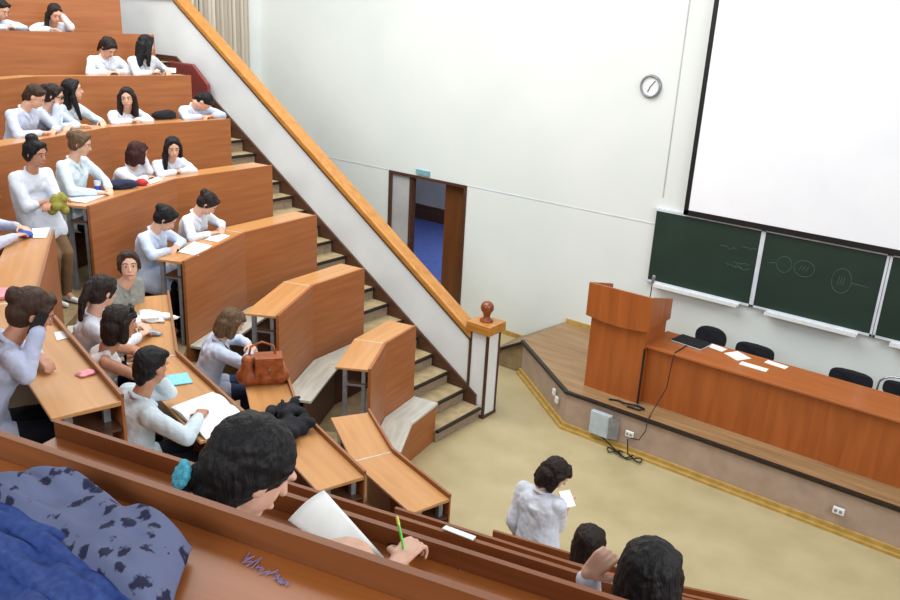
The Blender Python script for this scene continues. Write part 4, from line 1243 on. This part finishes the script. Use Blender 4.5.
# black soft bag
p = spot(288, 424, 'M', 2)
t = thing('soft_bag', 'floppy black cloth bag with straps lying on the second row desk', 'bag', tuple(p), math.radians(-30))
b = MB(); rnd = random.Random(3)
for i in range(14):
    a = rnd.uniform(-.2, .2); c_ = rnd.uniform(-.09, .09)
    b.cap((a, c_, .035), (a + rnd.uniform(-.12, .12), c_ + rnd.uniform(-.06, .06), .05 + rnd.uniform(0, .03)), .05, .04)
b.cap((-.2, 0, .035), (.2, 0, .035), .05, .055)
sculpt(b, 'bag_body', 'black_fabric', t, .01, 4)
MB().tube([(-.1, .02, .07), (-.2, .07, .10), (-.3, .12, .06), (-.36, .16, .03)], .012, 6).obj('strap', 'black_fabric', t, smooth=True)
MB().tube([(-.1, -.02, .07), (-.22, .0, .09), (-.32, .03, .04), (-.2, -.06, .02)], .010, 6).obj('strap', 'black_fabric', t, smooth=True)

# green bag in the standing person's arm
r_ = ST['root']
p = r_.matrix_basis @ Vector((.30, .0, .98))
gb = MB()
for q_ in ((-.03, -.05, -.04), (.02, .05, -.05), (-.01, -.03, .05), (.02, .04, .06)):
    gb.cap(q_, (q_[0] * .5, q_[1] * .8, q_[2] + .03), .045, .035)
gb.cap((0, -.04, 0), (0, .04, 0), .05, .05)

go = sculpt(gb, 'green_bag', 'green_bag', None, .008, 4)
go.location = p; go.rotation_euler = (0, 0, math.radians(20))
tag(go, 'mottled green and tan bag held by the person standing in the aisle', 'bag')
# booklet read by the standing person
p = at_height(567, 499, 1.17)
o = MB().box(-.05, .05, -.07, .07, -.006, .006).obj('booklet', 'paper', None, tuple(p), math.radians(60)); o.rotation_euler = (math.radians(35), 0, math.radians(60))
tag(o, 'small white booklet held by the person standing on the hall floor', 'booklet')


# phone, glasses, hair tie, clip
def child(info, mb, name, mat, smooth=True):
    return mb.obj(name, mat, info['root'], smooth=smooth)


h = PH['h']
ph = MB().prism_y([(-.03, -.065), (.03, -.065), (.03, .065), (-.03, .065)], -.006, .006).obj('mobile_phone', 'black_plastic', None, tuple(PH['root'].matrix_basis @ h(.02, -.100, -.02)))
ph.rotation_euler = (0, math.radians(30), PH['root'].rotation_euler.z)
tag(ph, 'black mobile phone held to the ear of the person in lilac', 'phone')
h = GL['h']
b = MB()
for s_ in (1, -1):
    b.tube([h(.094, s_ * .032 + .024 * math.cos(a), .010 + .018 * math.sin(a)) for a in [2 * PI * q_ / 12 for q_ in range(13)]], .0035, 5)
    b.tube([h(.092, s_ * .055, .014), h(.01, s_ * .084, .012)], .0035, 5)
b.tube([h(.096, -.009, .012), h(.096, .009, .012)], .0035, 5)
tag(b.obj('eyeglasses', 'black_plastic', None, tuple(GL['root'].location), GL['root'].rotation_euler.z), 'dark-rimmed eyeglasses worn by the chin-resting student', 'glasses')
h = SG['h']
b = MB()
for s_ in (1, -1):
    b.ell(h(.055, s_ * .035, .118), (.014, .028, .018), SG['RH'], 2)
b.tube([h(.06, -.07, .105), h(.07, 0, .125), h(.06, .07, .105)], .005, 6)
for s_ in (1, -1):
    b.tube([h(.06, s_ * .07, .105), h(-.02, s_ * .10, .05)], .004, 5)
tag(b.obj('sunglasses', 'black_plastic', None, tuple(SG['root'].location), SG['root'].rotation_euler.z, smooth=True), 'black sunglasses pushed up on the dark hair above the white tank top', 'sunglasses')
h = PW['h']
b = MB()
for i in range(9):
    a = 2 * PI * i / 9
    b.cap(h(-.116, .044 + .012 * math.cos(a), -.082 + .012 * math.sin(a)), h(-.130, .044 + .026 * math.cos(a), -.082 + .024 * math.sin(a)), .010, .011, 8)
b.ell(h(-.122, .044, -.082), (.022, .020, .020)); b.ell(h(-.128, .030, -.100), (.018, .014, .012)); b.ell(h(-.126, .062, -.064), (.012, .016, .018))
sculpt(b, 'hair_tie', 'turquoise_cloth', PW['root'], .004, 3)
for info, zz in ((LN, 0), ):
    ax, fwd, N, ch = info['ax'], info['fwd'], info['N'], info['chest']
    for s_ in (1, -1):
        MB().tube([N + Vector((0, s_ * .065, .02)), N - ax * .05 + fwd * .10 + Vector((0, s_ * .05, 0)), ch + fwd * .15 + Vector((0, s_ * .02, 0)), ch + fwd * .17 - ax * .12], .008, 6).obj('lanyard', 'black_fabric', info['root'], smooth=True)

# writing things of the nearest student
DNz = ZT(5) - .065
hp = at_height(399, 560, DNz + .065)
q = [at_height(x, y, DNz + z_) for x, y, z_ in ((288, 520, .06), (324, 490, .12), (384, 557, .012), (338, 556, .012))]
b = MB(); n_ = 10
top, bot = [], []
rows_ = []
for i in range(n_ + 1):
    u = i / n_
    r0 = []
    for j in range(n_ + 1):
        v = j / n_
        p = q[0] * (1 - u) * (1 - v) + q[1] * u * (1 - v) + q[2] * u * v + q[3] * (1 - u) * v
        r0.append((p.x, p.y, p.z + .012 * math.sin(PI * u) * (1 - v)))
    rows_.append(r0)


def slab(rows_, th, name, mat, loc, parent=None, smooth=True):
    b = MB()
    A = [[b.bm.verts.new(p) for p in r] for r in rows_]
    B = [[b.bm.verts.new((p[0], p[1], p[2] - th)) for p in r] for r in rows_]
    n, m = len(A) - 1, len(A[0]) - 1
    for i in range(n):
        for j in range(m):
            b.bm.faces.new((A[i][j], A[i + 1][j], A[i + 1][j + 1], A[i][j + 1])); b.bm.faces.new((B[i][j], B[i][j + 1], B[i + 1][j + 1], B[i + 1][j]))
    for i in range(n):
        b.bm.faces.new((A[i][0], B[i][0], B[i + 1][0], A[i + 1][0])); b.bm.faces.new((A[i][m], A[i + 1][m], B[i + 1][m], B[i][m]))
    for j in range(m):
        b.bm.faces.new((A[0][j], A[0][j + 1], B[0][j + 1], B[0][j])); b.bm.faces.new((A[n][j], B[n][j], B[n][j + 1], A[n][j + 1]))
    return b.obj(name, mat, parent, loc, world=True, smooth=smooth)


o = slab(rows_, .0015, 'notebook_page', 'paper', tuple(q[0]))
tag(o, 'white page lifted at the corner under the hand of the writer just in front', 'paper')
pp = hp + Vector((-.02, .02, .0))
t = thing('pen', 'green and yellow pen in the hand of the writer just in front', 'pen', tuple(hp))
d_ = Vector((-.35, .15, .55)).normalized()
pb = at_height(402, 540, DNz + .10)
MB().cap(tuple(pb - d_ * .07), tuple(pb + d_ * .045), .0045, .0045, 8).obj('pen_barrel', 'green_plastic', t, tuple(hp), world=True, smooth=True)
MB().cap(tuple(pb + d_ * .045), tuple(pb + d_ * .065), .005, .005, 8).obj('pen_cap', 'yellow_plastic', t, tuple(hp), world=True, smooth=True)
blob('eraser', 'dark blue eraser beside the green pen', 'eraser', at_height(396, 545, DNz), (.035, .02, .012), 'navy_fabric', .2, 2, .1)


# ink scribbles on the worn desktops
def scribble(px, py, k, w, seed, label):
    rnd = random.Random(seed)
    p = at_height(px, py, ZT(k) - .0645)
    b = MB(); pts = []
    for i in range(26):
        pts.append((p.x + (i / 26 - .5) * w + rnd.uniform(-.2, .2) * w * .3, p.y + rnd.uniform(-.2, .2) * w, p.z + .0012))
    b.tube(pts, .0011, 4)
    tag(b.obj('ink_scribble', 'ink_blue', None, tuple(p), world=True), label, 'scribble', 'pen scribbles on the worn desks')


scribble(262, 567, 6, .10, 1, 'faint lilac pen scribble on the nearest desk, left of the tiny figure doodle')
scribble(282, 582, 6, .035, 2, 'small blue doodle on the nearest desk below the long scribble')
scribble(452, 562, 5, .10, 4, 'grey-blue scribble on the desk beside the writing hand')

# folded clothes on the nearest desk
ZN6 = ZT(6) - .065


def quad_cloth(quad, z0, H, name, mat, parent, loc, seed, folds=3, n=26, amp=.012):
    Q = [at_height(x, y, z0 + H * .8) for x, y in quad]
    rows_ = []
    for i in range(n + 1):
        u = i / n; r0 = []
        for j in range(n + 1):
            v = j / n
            uu = u + .03 * noise.noise(Vector((v * 4, seed, 0))) * 1.0; vv = v + .04 * noise.noise(Vector((u * 4, seed + 7, 0)))
            p = Q[0] * (1 - uu) * (1 - vv) + Q[1] * uu * (1 - vv) + Q[2] * uu * vv + Q[3] * (1 - uu) * vv
            e_ = (max(0, 1 - abs(2 * u - 1) ** 5) ** .5) * (max(0, 1 - abs(2 * v - 1) ** 5) ** .5)
            f_ = amp * math.sin(folds * PI * v + 1.6 * noise.noise(Vector((u * 2.5, v * 2, seed)))) + amp * 1.6 * noise.noise(Vector((u * 5, v * 7, seed + 3)))
            r0.append((p.x, p.y, z0 + (H + f_) * e_ + .002))
        rows_.append(r0)
    b = MB()
    A = [[b.bm.verts.new(p) for p in r] for r in rows_]
    B = [[b.bm.verts.new((p[0], p[1], z0)) for p in r] for r in rows_]
    for i in range(n):
        for j in range(n):
            b.bm.faces.new((A[i][j], A[i + 1][j], A[i + 1][j + 1], A[i][j + 1])); b.bm.faces.new((B[i][j], B[i][j + 1], B[i + 1][j + 1], B[i + 1][j]))
    for i in range(n):
        b.bm.faces.new((A[i][0], B[i][0], B[i + 1][0], A[i + 1][0])); b.bm.faces.new((A[i][n], A[i + 1][n], B[i + 1][n], B[i][n]))
        b.bm.faces.new((A[0][i], A[0][i + 1], B[0][i + 1], B[0][i])); b.bm.faces.new((A[n][i], B[n][i], B[n][i + 1], A[n][i + 1]))
    return b.obj(name, mat, parent, loc, world=True, smooth=True, subsurf=1)


cl = tuple(at_height(80, 530, ZN6))
t = thing('folded_jacket', 'blue cloth jacket folded on the nearest desk under the floral garment', 'jacket', cl)
quad_cloth([(-70, 500), (20, 515), (160, 600), (-40, 690)], ZN6, .035, 'jacket_body', 'blue_denim', t, cl, 2, 3, amp=.011)
quad_cloth([(-60, 512), (0, 512), (140, 596), (110, 650)], ZN6 + .03, .022, 'jacket_fold', 'blue_denim', t, cl, 9, 3, amp=.009)
quad_cloth([(-60, 490), (15, 500), (160, 584), (150, 610)], ZN6 + .035, .026, 'jacket_sleeve', 'blue_denim', t, cl, 5, 2, amp=.006)
t = thing('floral_garment', 'grey-blue garment with dark flower print folded on top of the blue jacket', 'garment', (cl[0], cl[1], ZN6 + .03))
quad_cloth([(-50, 470), (58, 464), (192, 526), (158, 612)], ZN6 + .02, .065, 'garment_body', 'floral_cloth', t, (cl[0], cl[1], ZN6 + .03), 12, 3, amp=.014)
